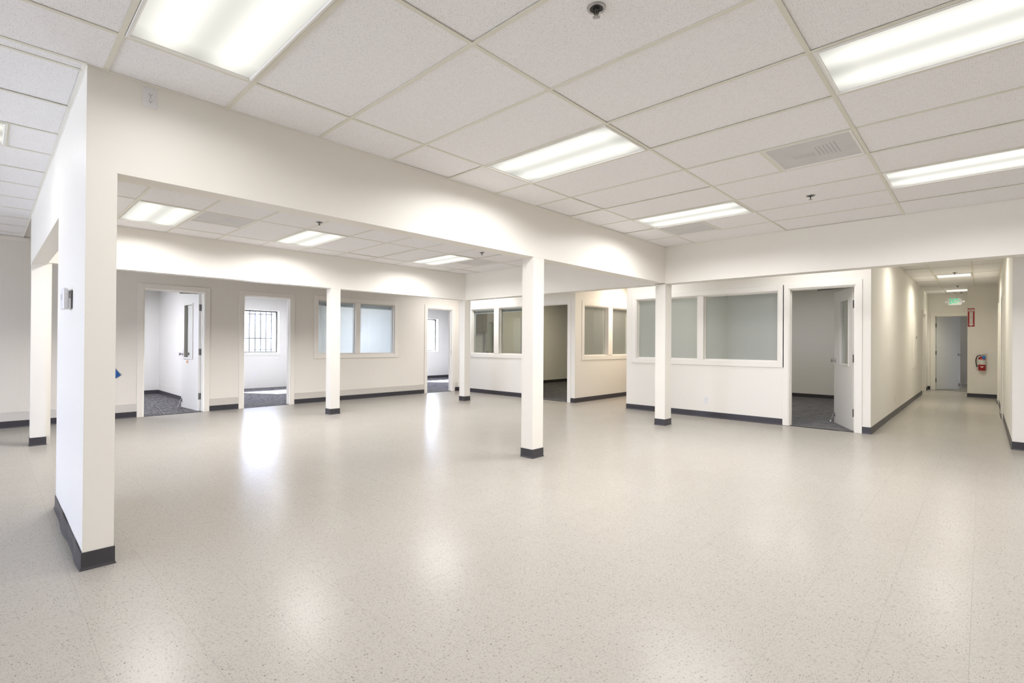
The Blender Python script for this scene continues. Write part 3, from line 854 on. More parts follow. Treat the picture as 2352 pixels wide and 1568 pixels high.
# unseen lights added to brighten the two inner offices
troffer(-8.3, 11.4, 'unseen light panel added in the dark office', z=ZC - 0.03, watts=LAMP_W * 0.40, rgb=(1.0, 0.88, 0.60), spread=176)
troffer(-3.1, 11.2, 'unseen light panel added in the dim office', z=ZC - 0.03, watts=LAMP_W * 0.66, rgb=(1.0, 0.96, 0.87), spread=176)
# unseen lights added to lift the walls of the sunlit offices
for y, k in ((1.2, 1.5), (4.9, 1.1), (10.0, 1.2)):
    troffer(-12.2, y, 'unseen light panel added in the sunlit office of the %s doorway' % {1.2: 'first', 4.9: 'second', 10.0: 'third'}[y], z=ZC - 0.03, watts=LAMP_W * k, rgb=(0.91, 0.91, 1.0))
# warm light in the passage
t = troffer(-5.69, 10.2, 'warm light panel in the passage', 0.6, 0.6, z=ZC - 0.03, watts=LAMP_W * 0.68)
t.children[-1].data.color = (1.0, 0.85, 0.70)

# ------------------------------------------------------------------ air vents with prismatic sheets
def vent(v, label, stripes=True):
    cx, cy = (v[0] + v[1]) / 2, (v[2] + v[3]) / 2
    hx, hy = (v[1] - v[0]) / 2 - 0.013, (v[3] - v[2]) / 2 - 0.013
    t = tag(empty('air_vent', (cx, cy, ZC)), label, 'air vent', 'square air vents in the ceiling grid', 'thing')
    mb = MB(); fw = 0.020
    prof = [(0.0, 0.025), (0.0, -0.003), (0.003, -0.005), (0.012, -0.005), (fw, 0.003), (fw, 0.025)]
    for d, zz in prof:
        mb.v += [(-hx + d, -hy + d, zz), (hx - d, -hy + d, zz), (hx - d, hy - d, zz), (-hx + d, hy - d, zz)]
    for i in range(len(prof) - 1):
        for k in range(4):
            a = 4 * i + k; b2 = 4 * i + (k + 1) % 4
            mb.f.append((a, b2, b2 + 4, a + 4)); mb.mi.append(0)
    mb.build('frame', M['lens_frame'], t, fix=True)
    MB().box(-hx + fw - 0.002, hx - fw + 0.002, -hy + fw - 0.002, hy - fw + 0.002, 0.004, 0.008).build('diffuser_sheet', M['prism'], t)
    if stripes:                                               # darker louvre slots seen through the sheet
        mb = MB()
        for k in range(6):
            x = 0.02 + 0.026 * k
            mb.box(x, x + 0.010, -0.10 - 0.008 * k, 0.10 + 0.004 * k, 0.0032, 0.0039)
        for k in range(9):
            x = -0.15 + 0.017 * k
            mb.box(x, x + 0.006, 0.0, 0.085, 0.0032, 0.0039)
        mb.build('louvre', M['labelgrey2'], t)
    return t
M['labelgrey2'] = mat('louvre_grey', (0.50, 0.495, 0.51), 0.4)
vent(V1, 'square grey air vent with louvre marks, largest vent of the main room ceiling')
vent(V2, 'faint square air vent touching a lit panel near the beam corner', False)
vent(V3, 'dark grey air vent beside the first light panel of the beam-framed bay', False)
vent(V4, 'far small grey air vent beside the last light panel of the beam-framed bay', False)

# ------------------------------------------------------------------ sprinkler heads
def sprinkler(x, y, label):
    t = tag(empty('sprinkler_head', (x, y, ZC), 0.4), label, 'sprinkler', 'sprinkler heads in the ceiling', 'thing')
    MB().lathe([(0.030, -0.005), (0.036, -0.006), (0.041, -0.004), (0.042, 0.002), (0.030, 0.002), (0.029, -0.003)], seg=28, closed=True).build('escutcheon', M['steel'], t, smooth=True)
    MB().lathe([(0.0295, -0.0035), (0.0295, 0.0012)], seg=24).build('cup', M['black'], t, smooth=True)
    mb = MB()
    for s in (-1, 1):
        mb.tube([(s * 0.011, 0, 0.0), (s * 0.012, 0, -0.016), (s * 0.004, 0, -0.036)], 0.0028, 8)
    mb.lathe([(0.007, -0.003), (0.007, -0.009), (0.003, -0.012), (0.003, -0.03), (0.006, -0.038)], seg=10)
    mb.build('frame_arms', M['darkmetal'], t, smooth=True)
    mb = MB(); nt_ = 14
    mb.lathe([(0.0, -0.038), (0.010, -0.038), (0.010, -0.040), (0.0, -0.0405)], seg=14)
    for k in range(nt_):
        a = 2 * PI * k / nt_; c, s = math.cos(a), math.sin(a); px_, py_ = -s * 0.0016, c * 0.0016
        n = len(mb.v)
        for zz in (-0.038, -0.0395):
            for rr in (0.009, 0.017):
                dz = -0.002 if rr > 0.01 else 0
                mb.v += [(c * rr + px_, s * rr + py_, zz + dz), (c * rr - px_, s * rr - py_, zz + dz)]
        for q in ((0, 1, 3, 2), (4, 6, 7, 5), (0, 2, 6, 4), (1, 5, 7, 3), (2, 3, 7, 6), (0, 4, 5, 1)):
            mb.f.append(tuple(n + i for i in q)); mb.mi.append(0)
    mb.build('deflector', M['steel'], t)
    return t
sp0 = sprinkler(-1.262, 1.874, 'big sprinkler head at the top edge of the picture')
for x, y, lab in ((-1.257, 5.695, 'small sprinkler head near the louvred vent in the main ceiling'), (-6.05, 2.867, 'sprinkler head between the first two lights of the beam-framed bay'),
                  (-6.045, 5.657, 'sprinkler head by the last light of the beam-framed bay'), (-0.407, 13.55, 'sprinkler head in the hallway ceiling before the larger lit panel'),
                  (-0.442, 16.55, 'sprinkler head in the hallway between the two lit panels'), (-0.42, 18.62, 'sprinkler head in the hallway right above the exit sign')):
    dup(sp0, (x, y, ZC), random.random() * 3, lab)

# ------------------------------------------------------------------ doors
def casing(mb, axis, a0, a1, zh, at, out, w_=CS, th=0.014):
    """flat door casing on a wall face; axis is the wall direction"""
    def bx(p0, p1, z0, z1):
        lo, hi = (at, at + out * th)
        if axis == 'x': mb.cbox(p0, p1, lo, hi, z0, z1, 0.002)
        else: mb.cbox(lo, hi, p0, p1, z0, z1, 0.002)
    bx(a0 - w_, a0, 0, zh + w_); bx(a1, a1 + w_, 0, zh + w_); bx(a0, a1, zh, zh + w_)
def jamb(mb, axis, a0, a1, zh, t0, t1, th=0.016):
    def bx(p0, p1, z0, z1, u0=t0, u1=t1):
        if axis == 'x': mb.box(p0, p1, u0, u1, z0, z1)
        else: mb.box(u0, u1, p0, p1, z0, z1)
    bx(a0, a0 + th, 0, zh); bx(a1 - th, a1, 0, zh); bx(a0 + th, a1 - th, zh - th, zh)
    mid = (t0 + t1) / 2; s = 0.016                           # door stop
    bx(a0 + th, a0 + th + 0.011, 0, zh - th, mid - s, mid + s); bx(a1 - th - 0.011, a1 - th, 0, zh - th, mid - s, mid + s); bx(a0 + th, a1 - th, zh - th - 0.011, zh - th, mid - s, mid + s)

def knob_mesh(y, out):
    mb = MB()
    mb.lathe([(0.0, 0.0), (0.032, 0.0), (0.032, 0.006), (0.014, 0.010), (0.012, 0.030), (0.020, 0.036), (0.028, 0.046), (0.028, 0.058), (0.018, 0.066), (0.0, 0.068)], (0, y, 0), 'y' if out > 0 else '-y', 18)
    return mb
def door_leaf(root, hinge, closed_dir, angle, width, height, material, lite=None, plaque=False, stop=True, hinges=True, knob_z=1.02, zoff=0.008, vis=1):
    """leaf in local frame: hinge at origin, leaf along +x, faces at y=0 and y=-0.044*vis"""
    leaf = empty('leaf', (hinge[0] - root.location.x, hinge[1] - root.location.y, zoff), closed_dir + angle)
    leaf.parent = root
    T = 0.044; W = width
    y0, y1 = (0, T) if vis > 0 else (-T, 0)
    mb = MB()
    if lite:
        lx0, lx1, lz0, lz1 = lite
        wall_boxes(mb, 'x', 0, W, y0, y1, 0, height, [(lx0, lx1, lz0, lz1)])
    else:
        mb.box(0, W, y0, y1, 0, height)
    body = mb.build('door_body', material, leaf)
    if lite:
        mb = MB(); fw = 0.03
        for yy, o_ in ((y1, 1), (y0, -1)):
            a, b2 = (yy, yy + o_ * 0.010)
            mb.cbox(lx0 - fw, lx0 + 0.004, a, b2, lz0 - fw, lz1 + fw, 0.002); mb.cbox(lx1 - 0.004, lx1 + fw, a, b2, lz0 - fw, lz1 + fw, 0.002)
            mb.cbox(lx0, lx1, a, b2, lz0 - fw, lz0 + 0.004, 0.002); mb.cbox(lx0, lx1, a, b2, lz1 - 0.004, lz1 + fw, 0.002)
        mb.build('lite_frame', material, leaf)
        MB().box(lx0, lx1, vis * 0.022 - 0.003, vis * 0.022 + 0.003, lz0, lz1).build('glass_pane', M['glass'], leaf)
    mb = knob_mesh(y1, 1); k1 = mb.build('knob', M['chrome'], leaf, smooth=True, loc=(W - 0.07, 0, knob_z - zoff))
    mb = knob_mesh(y0, -1); k2 = mb.build('knob', M['chrome'], leaf, smooth=True, loc=(W - 0.07, 0, knob_z - zoff))
    MB().box(W, W + 0.0015, vis * 0.010, vis * 0.034, knob_z - zoff - 0.055, knob_z - zoff + 0.055).build('latch_plate', M['steel'], leaf)
    if hinges:
        for z in (0.26, 1.06, 1.86):
            mb = MB()
            mb.box(-0.0015, 0.0, vis * 0.003, vis * 0.041, z - 0.058, z + 0.058)
            mb.tube([(0.0, -vis * 0.005, z - 0.058), (0.0, -vis * 0.005, z + 0.058)], 0.0065, 10)
            mb.box(-0.030, -0.001, -vis * 0.002, vis * 0.001, z - 0.058, z + 0.058)
            mb.build('hinge', M['hinge'], leaf)
    if plaque:
        yy = y1 if vis > 0 else y0
        mb = MB(); mb.box(0.50, 0.60, yy, yy + vis * 0.003, 0.845, 0.895); mb.build('door_plaque', M['tan'], leaf)
    if stop:
        yy = y1 if vis > 0 else y0
        mb = MB(); xs_ = W - 0.055
        mb.cbox(xs_ - 0.022, xs_ + 0.022, yy, yy + vis * 0.012, 0.10, 0.17, 0.003)
        mb.tube([(xs_, yy + vis * 0.014, 0.15), (xs_ + 0.01, yy + vis * 0.030, 0.11), (xs_ + 0.025, yy + vis * 0.055, 0.028)], [0.011, 0.010, 0.008], 10)
        mb.lathe([(0.0, -0.016), (0.013, -0.016), (0.014, 0.004), (0.008, 0.014), (0.0, 0.014)], (xs_ + 0.026, yy + vis * 0.057, 0.024), 'z', 12)
        mb.build('kick_down_stop', M['chrome'], leaf, smooth=True)
    return leaf

def door_set(n, label, axis, a0, a1, t0, t1, face_out, cat='doorway', mat_='trim', zh=DH):
    """frame on both wall faces; t0 = visible face"""
    c = ((a0 + a1) / 2, t0) if axis == 'x' else (t0, (a0 + a1) / 2)
    root = tag(empty('door_%d' % n, (c[0], c[1], 0)), label, cat, kind='structure')
    sx, sy = (c[0], c[1])
    mb = MB()
    o0 = c[0] if axis == 'x' else c[1]; ot = c[1] if axis == 'x' else c[0]
    casing(mb, axis, a0 - o0, a1 - o0, zh, t0 - ot, face_out)
    mb.build('casing', M[mat_], root)
    mb = MB(); casing(mb, axis, a0 - o0, a1 - o0, zh, t1 - ot, -face_out); mb.build('casing', M['room'], root)
    mb = MB(); jamb(mb, axis, a0 - o0, a1 - o0, zh, min(t0, t1) - ot, max(t0, t1) - ot); mb.build('jamb', M['trim'] if mat_ == 'trim_tan' else M[mat_], root)
    mb = MB()
    if axis == 'x': mb.box(a0 - o0 + 0.016, a1 - o0 - 0.016, -0.004 + 0.02, 0.03, 0, 0.006)
    else: mb.box(-0.03, -0.02 + 0.004, a0 - o0 + 0.016, a1 - o0 - 0.016, 0, 0.006)
    mb.build('threshold', M['threshold'], root)
    return root
LITE = (0.36, 0.72, 0.98, 1.96)
d = door_set(1, 'open white door with tall glass lite in the first doorway of the pinstriped wall', 'y', D1[0], D1[1], XW, XW - WALL_T, 1, 'door', 'trim_tan')
door_leaf(d, (XW - WALL_T - 0.002, D1[1] - 0.018), R(-90), R(-86), 0.862, 2.11, M['door'], (0.30, 0.70, 0.95, 1.93), True, True, vis=1)
for o in d.children:
    if o.name.startswith('leaf'): o.rotation_euler[2] = R(-90 - 86)
d = door_set(2, 'second doorway of the pinstriped wall, showing the barred window', 'y', D2[0], D2[1], XW, XW - WALL_T, 1, 'doorway', 'trim_tan')
d = door_set(3, 'third doorway of the pinstriped wall, before the small far column', 'y', D3[0], D3[1], XW, XW - WALL_T, 1, 'doorway', 'trim_tan')
MB().box(-0.085, -0.045, (D3[1] - D3[0]) / 2 - 0.018, (D3[1] - D3[0]) / 2 - 0.0155, 0.96, 1.07).build('strike_plate', M['hinge'], d)
d = door_set(4, 'dark open doorway partly behind the middle column', 'x', DN[0], DN[1], YW, YW + WALL_T, -1, 'doorway')
d = door_set(5, 'open grey office door with tall glass lite beside the big panes', 'x', DR[0], DR[1], YW, YW + WALL_T, -1, 'door')
door_leaf(d, (DR[1] - 0.018, YW + WALL_T + 0.002), R(180), R(-64), 0.836, 2.11, M['door'], (0.17, 0.53, 0.97, 1.94), False, True, vis=1)
d = door_set(6, 'pale blue-grey door ajar under the exit sign', 'x', DE[0], DE[1], YEN, YEN + 0.14, -1, 'door')
M['door6'] = M['door_blue']
lf = door_leaf(d, (DE[0] + 0.018, YEN + 0.142), 0, R(55), 0.86, 2.11, M['door6'], None, False, True, vis=-1)
# doors along the hallway
d = door_set(7, 'cased hallway doorway between the flush panel and the end wall', 'y', 17.0, 17.95, XK, XK - WALL_T, 1, 'door')
MB().box(-0.09, -0.05, -0.455, 0.455, 0.008, 2.12).build('leaf', M['door'], d)
d = door_set(8, 'first cased door on the hallway wall opposite the flush panel', 'y', 12.20, 13.15, XR, XR + WALL_T, -1, 'door')
MB().box(0.05, 0.09, -0.455, 0.455, 0.008, 2.12).build('leaf', M['door'], d)
d = door_set(9, 'second cased door on the hallway wall beside the extinguisher', 'y', 15.28, 16.20, XR, XR + WALL_T, -1, 'door')
MB().box(0.05, 0.09, -0.44, 0.44, 0.008, 2.12).build('leaf', M['door'], d)

# overhead stay arms under two door heads
for n, p0, p1 in ((1, (-10.30, 2.66), (-10.36, 2.36)), (5, (-1.42, 8.80), (-1.86, 8.87))):
    rt = bpy.data.objects['door_%d' % n]; lx, ly = rt.location.x, rt.location.y
    MB().tube([(p0[0] - lx, p0[1] - ly, 2.123), (p1[0] - lx, p1[1] - ly, 2.116)], 0.008, 8).build('stay_arm', M['darkmetal'], rt)

# ------------------------------------------------------------------ interior windows
def window_set(n, label, axis, a0, a1, zl, zh, t0, t1, out, mull, cat='window', mat_='trim', glass='glass'):
    c = ((a0 + a1) / 2, t0) if axis == 'x' else (t0, (a0 + a1) / 2)
    root = tag(empty('window_%d' % n, (c[0], c[1], 0)), label, cat, kind='structure')
    o0 = c[0] if axis == 'x' else c[1]; ot = c[1] if axis == 'x' else c[0]
    def bx(mb, p0, p1, q0, q1, z0, z1, ch=0.0):
        lo, hi = min(q0, q1), max(q0, q1)
        if axis == 'x': (mb.cbox(p0, p1, lo, hi, z0, z1, ch) if ch else mb.box(p0, p1, lo, hi, z0, z1))
        else: (mb.cbox(lo, hi, p0, p1, z0, z1, ch) if ch else mb.box(lo, hi, p0, p1, z0, z1))
    A0, A1 = a0 - o0, a1 - o0; T0, T1 = t0 - ot, t1 - ot
    for face, o_, mm in ((T0, out, mat_), (T1, -out, 'room')):
        mb = MB(); w_ = 0.085; th = 0.014
        bx(mb, A0 - w_, A0, face, face + o_ * th, zl - w_, zh + w_, 0.002); bx(mb, A1, A1 + w_, face, face + o_ * th, zl - w_, zh + w_, 0.002)
        bx(mb, A0, A1, face, face + o_ * th, zl - w_, zl, 0.002); bx(mb, A0, A1, face, face + o_ * th, zh, zh + w_, 0.002)
        mb.build('casing', M[mm], root)
    mb = MB(); th = 0.014
    bx(mb, A0, A0 + th, T0, T1, zl, zh); bx(mb, A1 - th, A1, T0, T1, zl, zh); bx(mb, A0 + th, A1 - th, T0, T1, zl, zl + th); bx(mb, A0 + th, A1 - th, T0, T1, zh - th, zh)
    mb.build('reveal', M[mat_], root)
    edges = [A0 + 0.014]
    for m0, m1 in mull:
        mb = MB(); bx(mb, m0 - o0, m1 - o0, T0 + out * 0.014, T1, zl + 0.014, zh - 0.014, 0.002); mb.build('mullion', M[mat_], root)
        edges += [m0 - o0, m1 - o0]
    edges.append(A1 - 0.014)
    gm = (T0 * 0.45 + T1 * 0.55)
    for i in range(0, len(edges), 2):
        e0, e1 = edges[i], edges[i + 1]
        mb = MB(); bx(mb, e0, e1, gm - 0.003, gm + 0.003, zl + 0.014, zh - 0.014); mb.build('pane', M[glass], root)
        mb = MB(); s = 0.012
        for (p0, p1, z0, z1) in ((e0, e0 + s, zl + 0.014, zh - 0.014), (e1 - s, e1, zl + 0.014, zh - 0.014), (e0 + s, e1 - s, zl + 0.014, zl + 0.026), (e0 + s, e1 - s, zh - 0.026, zh - 0.014)):
            bx(mb, p0, p1, gm + out * 0.003, gm + out * 0.015, z0, z1)
        mb.build('glazing_stop', M[mat_], root)
    return root, [(edges[i] + o0, edges[i + 1] + o0) for i in range(0, len(edges), 2)]
w1, p1 = window_set(1, 'paired bluish windows of the pinstriped wall behind a column', 'y', WIN1[0], WIN1[1], WIN1[2], WIN1[3], XW, XW - WALL_T, 1, [(5.656, 5.765)], mat_='trim_tan', glass='tint_glass')
w2, p2 = window_set(2, 'paired windows hung with raised blinds beside the dark doorway', 'x', WN[0], WN[1], WN[2], WN[3], YW, YW + WALL_T, -1, [(-8.765, -8.60)])
w3, p3 = window_set(3, 'paired grey-green windows on the warm lit passage wall', 'y', WC[0], WC[1], WC[2], WC[3], XC, XC - WALL_T, 1, [(9.92, 10.10)], glass='film_glass')
w4, p4 = window_set(4, 'pair of large grey panes beside the grey office door', 'x', WR[0], WR[1], WR[2], WR[3], YW, YW + WALL_T, -1, [(-3.655, -3.545)], glass='film_glass')

# raised blinds
def blind(axis, a0, a1, at, ztop, label, wand_at=0.85, rgb='blind'):
    L = a1 - a0 - 0.02
    t = tag(empty('window_blind', ((a0 + a1) / 2, at, ztop) if axis == 'x' else (at, (a0 + a1) / 2, ztop), 0 if axis == 'x' else PI / 2), label, 'blind', 'raised mini blinds', 'thing')
    MB().cbox(-L / 2, L / 2, -0.020, 0.020, -0.032, 0, 0.003).build('headrail', M['blindrail'], t)
    mb = MB()
    for k in range(9):
        mb.box(-L / 2 + 0.004, L / 2 - 0.004, -0.0125, 0.0125, -0.036 - k * 0.0045 - 0.002, -0.036 - k * 0.0045)
    o = mb.build('slat_stack', M[rgb], t); o['kind'] = 'stuff'
    MB().cbox(-L / 2, L / 2, -0.014, 0.014, -0.098, -0.078, 0.003).build('bottom_rail', M['blindrail'], t)
    for s in (-0.28, 0.28):
        MB().box(s * L - 0.008, s * L + 0.008, -0.021, 0.0205, -0.092, -0.084).build('cord_button', M['labelgrey'], t)
    MB().tube([(-wand_at * L / 2, -0.024, -0.02), (-wand_at * L / 2 - 0.002, -0.026, -0.62)], 0.0035, 6).build('wand', M['white'], t)
    return t
labs1 = ['raised blind at the top of the bluish pane half hidden by the column', 'raised blind at the top of the fully visible bluish pane']
for (a0, a1), lab in zip(p1, labs1): blind('y', a0, a1, XW - WALL_T + 0.026, WIN1[3] - 0.016, lab)
labs2 = ['raised blind in the narrow-looking pane next to the far column', 'raised blind in the pane cut by the tall middle column']
for (a0, a1), lab in zip(p2, labs2): blind('x', a0, a1, YW + WALL_T - 0.026, WN[3] - 0.016, lab)

# ------------------------------------------------------------------ outside windows with bars
def outside_window(n, y0, y1, zl, zh, label, bars=True):
    c = (XFAR - 0.16, (y0 + y1) / 2)
    root = tag(empty('window_%d' % n, (c[0], c[1], 0)), label, 'window', kind='structure')
    A0, A1 = y0 - c[1], y1 - c[1]
    mb = MB(); f = 0.035
    mb.box(-0.03, 0.02, A0, A0 + f, zl, zh); mb.box(-0.03, 0.02, A1 - f, A1, zl, zh); mb.box(-0.03, 0.02, A0 + f, A1 - f, zl, zl + f); mb.box(-0.03, 0.02, A0 + f, A1 - f, zh - f, zh)
    mb.build('frame', M['darkmetal'], root)
    MB().box(-0.006, 0.0, A0 + f, A1 - f, zl + f, zh - f).build('pane', M['glass'], root)
    mb = MB(); w_ = 0.075; X = 0.16
    mb.box(X, X + 0.012, A0 - w_, A0, zl - w_, zh + w_); mb.box(X, X + 0.012, A1, A1 + w_, zl - w_, zh + w_); mb.box(X, X + 0.012, A0, A1, zh, zh + w_); mb.box(X, X + 0.012, A0, A1, zl - w_, zl)
    mb.build('casing', M['room'], root)
    if bars:
        k = 0; y = A0 + 0.13
        while y < A1 - 0.06:
            MB().tube([(-0.16, y, zl - 0.05), (-0.16, y, zh + 0.05)], 0.0135, 8).build('security_bar', M['bar_black'], root); y += 0.145
        for z in (zl + 0.08, zl + 0.40, zh - 0.09):
            MB().box(-0.166, -0.154, A0 - 0.1, A1 + 0.1, z - 0.012, z + 0.012).build('cross_bar', M['bar_black'], root)
    return root
outside_window(5, WO[0][0], WO[0][1], WO[0][2], WO[0][3], 'outside window of the first office')
outside_window(6, WO[1][0], WO[1][1], WO[1][2], WO[1][3], 'bright barred window seen through the second doorway')
outside_window(7, WO[2][0], WO[2][1], WO[2][2], WO[2][3], 'bright dark-framed window seen through the third doorway', False)
for i, (x0, x1, z0, z1) in enumerate(WS):
    root = tag(empty('window_%d' % (8 + i), ((x0 + x1) / 2, YS - 0.1, 0)), 'storefront window behind the viewpoint', 'window', kind='structure')
    h_ = (x1 - x0) / 2
    mb = MB(); f = 0.05
    mb.box(-h_, -h_ + f, -0.05, 0.05, z0, z1); mb.box(h_ - f, h_, -0.05, 0.05, z0, z1); mb.box(-h_ + f, h_ - f, -0.05, 0.05, z0, z0 + f); mb.box(-h_ + f, h_ - f, -0.05, 0.05, z1 - f, z1)
    mb.build('frame', M['darkmetal'], root)
    MB().box(-h_ + f, h_ - f, -0.006, 0.0, z0 + f, z1 - f).build('pane', M['glass'], root)

# ------------------------------------------------------------------ outlets and switches
def outlet(loc, rz, label, group='duplex wall outlets'):
    """plate in the local xz plane, facing local -y"""
    t = tag(empty('wall_outlet', loc, rz), label, 'outlet', group, 'thing')
    MB().cbox(-0.036, 0.036, -0.006, 0.0, -0.059, 0.059, 0.003).build('cover_plate', M['white'], t)
    for z in (0.0195, -0.0195):
        o_ = []
        for k in range(20):
            a = 2 * PI * k / 20
            o_.append((0.0172 * math.cos(a), max(-0.0135, min(0.0135, 0.0172 * math.sin(a)))))
        rc = MB().prism(o_, -0.0085, -0.004, 'xz').build('receptacle', M['white'], t, loc=(0, 0, z), fix=True)
        mb = MB()
        mb.box(-0.0078, -0.0058, -0.0090, -0.0084, -0.002, 0.006); mb.box(0.0056, 0.0078, -0.0090, -0.0084, -0.001, 0.005)
        mb.lathe([(0.0, 0.0084), (0.0028, 0.0084), (0.0028, 0.0090), (0.0, 0.0090)], (0, 0, -0.007), '-y', 10)
        mb.build('slots', M['black'], rc)
    MB().lathe([(0.0, 0.0), (0.003, 0.0), (0.003, 0.0018), (0.0, 0.0018)], (0, -0.006, 0), '-y', 10).build('screw', M['steel'], t)
    return t
out0 = outlet((XA, 0.656, 2.684), PI / 2, 'white outlet high on the header beam just under the ceiling')
out0.rotation_euler = (0, 0, R(90))
for loc, rz, lab in (((-3.495, YW, 0.29), 0, 'white outlet low on the partition below the two big panes'),
                     ((-2.60, 13.60, 0.31), 0, 'outlet on the dim office wall, fully visible through its doorway'),
                     ((-3.37, 13.60, 0.31), 0, 'outlet at the door edge on the dim office wall'),
                     ((XK, 11.30, 0.30), R(90), 'outlet on the hallway wall closer to the hallway mouth'),
                     ((XK, 15.42, 0.31), R(90), 'outlet on the hallway wall below the flush panel'),
                     ((XR, 8.96, 0.64), R(-90), 'outlet on the hallway wall at the picture edge'),
                     ((XFAR + 0.0, 5.02, 0.40), R(90), 'outlet under the barred window'),
                     ((XFAR + 0.0, 10.9, 0.34), R(90), 'outlet under the far office window')):
    dup(out0, loc, rz, lab)

# ------------------------------------------------------------------ thermostat on the stub wall
t = tag(empty('thermostat', (-4.20, Y0, 1.515)), 'white thermostat with dark side vents on the stub wall', 'thermostat', kind='thing')
MB().cbox(-0.06, 0.085, -0.0035, 0.0, -0.060, 0.054, 0.001).build('back_plate', M['black'], t)
MB().cbox(-0.058, 0.080, -0.022, -0.0035, -0.062, 0.056, 0.004).build('base_body', M['white'], t)
MB().cbox(-0.066, 0.086, -0.046, -0.022, -0.066, 0.066, 0.006).build('front_cover', M['white'], t)
mb = MB()
for k in range(6):
    mb.box(0.0798, 0.0815, -0.018, -0.009, 0.046 - k * 0.0075 - 0.004, 0.046 - k * 0.0075)
mb.build('vent_slots', M['black'], t)
MB().box(-0.03, 0.03, -0.0465, -0.0458, -0.005, 0.030).build('display', M['greyplastic'], t)

# ------------------------------------------------------------------ blue card on the pinstriped wall
t = MB().box(-0.002, 0.002, -0.11, 0.11, -0.14, 0.14).build('blue_placard', M['blue'])
t.location = (XW + 0.011, 1.335, 0.715)
tag(t, 'tilted blue card peeking out behind the stub wall, low on the pinstriped wall', 'placard', kind='thing')
# turn the card so that one corner points along +y
t.rotation_euler = (R(-55), 0, 0)

# ------------------------------------------------------------------ hallway: panel, exit sign, fire sign, extinguisher
t = tag(empty('electrical_panel', (XK, 14.88, 1.36)), 'flush cream electrical panel door on the hallway wall', 'panel', kind='thing')
MB().cbox(0, 0.012, -0.29, 0.29, -0.62, 0.62, 0.003).build('panel_frame', M['trim'], t)
MB().cbox(0.012, 0.018, -0.24, 0.24, -0.56, 0.56, 0.002).build('panel_door', M['paint'], t)
MB().cbox(0.018, 0.035, 0.17, 0.20, 0.07, 0.13, 0.003).build('latch', M['steel'], t)

def font_mesh(txt, size, extrude, material, name, parent, loc, rot, align='CENTER', sx=1.0):
    cu = bpy.data.curves.new('lettering', 'FONT'); cu.body = txt; cu.size = size; cu.extrude = extrude
    cu.align_x = align; cu.align_y = 'CENTER'
    tmp = bpy.data.objects.new('lettering_curve', cu); COL.objects.link(tmp)
    me = bpy.data.meshes.new_from_object(tmp.evaluated_get(bpy.context.evaluated_depsgraph_get()))
    bpy.data.objects.remove(tmp); bpy.data.curves.remove(cu)
    me.materials.clear(); me.materials.append(material)
    o = bpy.data.objects.new(name, me); COL.objects.link(o)
    o.location = loc; o.rotation_euler = rot; o.scale = (sx, 1, 1)
    if parent: o.parent = parent
    return o
EX, EY, EZ = -0.553, 18.50, 2.505
t = tag(empty('exit_sign', (EX, EY, EZ)), 'green lit EXIT sign with two lamp heads hanging in the hallway', 'exit sign', kind='thing')
ol = [(-0.150, -0.062), (-0.128, -0.098), (0.128, -0.098), (0.150, -0.062), (0.150, 0.072), (0.128, 0.098), (-0.128, 0.098), (-0.150, 0.072)]
MB().prism(ol, -0.022, 0.022, 'xz').build('housing', M['greyplastic'], t, fix=True)
MB().box(-0.115, 0.105, -0.0235, -0.0222, -0.078, 0.084).build('face_plate', mat('exit_face', (0.52, 0.56, 0.50), 0.4), t)
font_mesh('EXIT', 0.20, 0.001, M['exitgreen'], 'letters', t, (-0.018, -0.0255, 0.005), (PI / 2, 0, 0), sx=0.44)
MB().prism([(0.082, 0.022), (0.112, 0.003), (0.082, -0.016)], -0.0265, -0.0238, 'xz').build('arrow', M['exitgreen'], t, fix=True)
MB().lathe([(0.0, 0.0225), (0.008, 0.0225), (0.007, 0.026), (0.0, 0.026)], (-0.108, 0, -0.088), '-y', 10).build('status_lamp', emit_mat('status_lamp_lit', (0.5, 1.0, 0.25), 1.0), t)
MB().tube([(0, 0, 0.098), (0, 0, ZC - EZ)], 0.009, 10).build('stem', M['steel'], t)
MB().lathe([(0.0, ZC - EZ - 0.018), (0.05, ZC - EZ - 0.012), (0.055, ZC - EZ)], (0, 0, 0), 'z', 18).build('canopy', M['steel'], t, smooth=True)
for s in (-1, 1):
    hd = MB().lathe([(0.0, -0.035), (0.018, -0.033), (0.030, -0.01), (0.032, 0.012), (0.027, 0.016)], (s * 0.185, -0.005, -0.005 + s * 0.0), '-y', 18).build('lamp_head', M['greyplastic'], t, smooth=True)
    MB().lathe([(0.0, 0.017), (0.018, 0.016), (0.026, 0.013)], (s * 0.185, -0.005, -0.005), '-y', 16).build('lamp_lens', M['signwhite'], hd)
    MB().tube([(s * 0.148, 0, 0), (s * 0.165, 0, 0)], 0.009, 8).build('bracket', M['greyplastic'], hd)

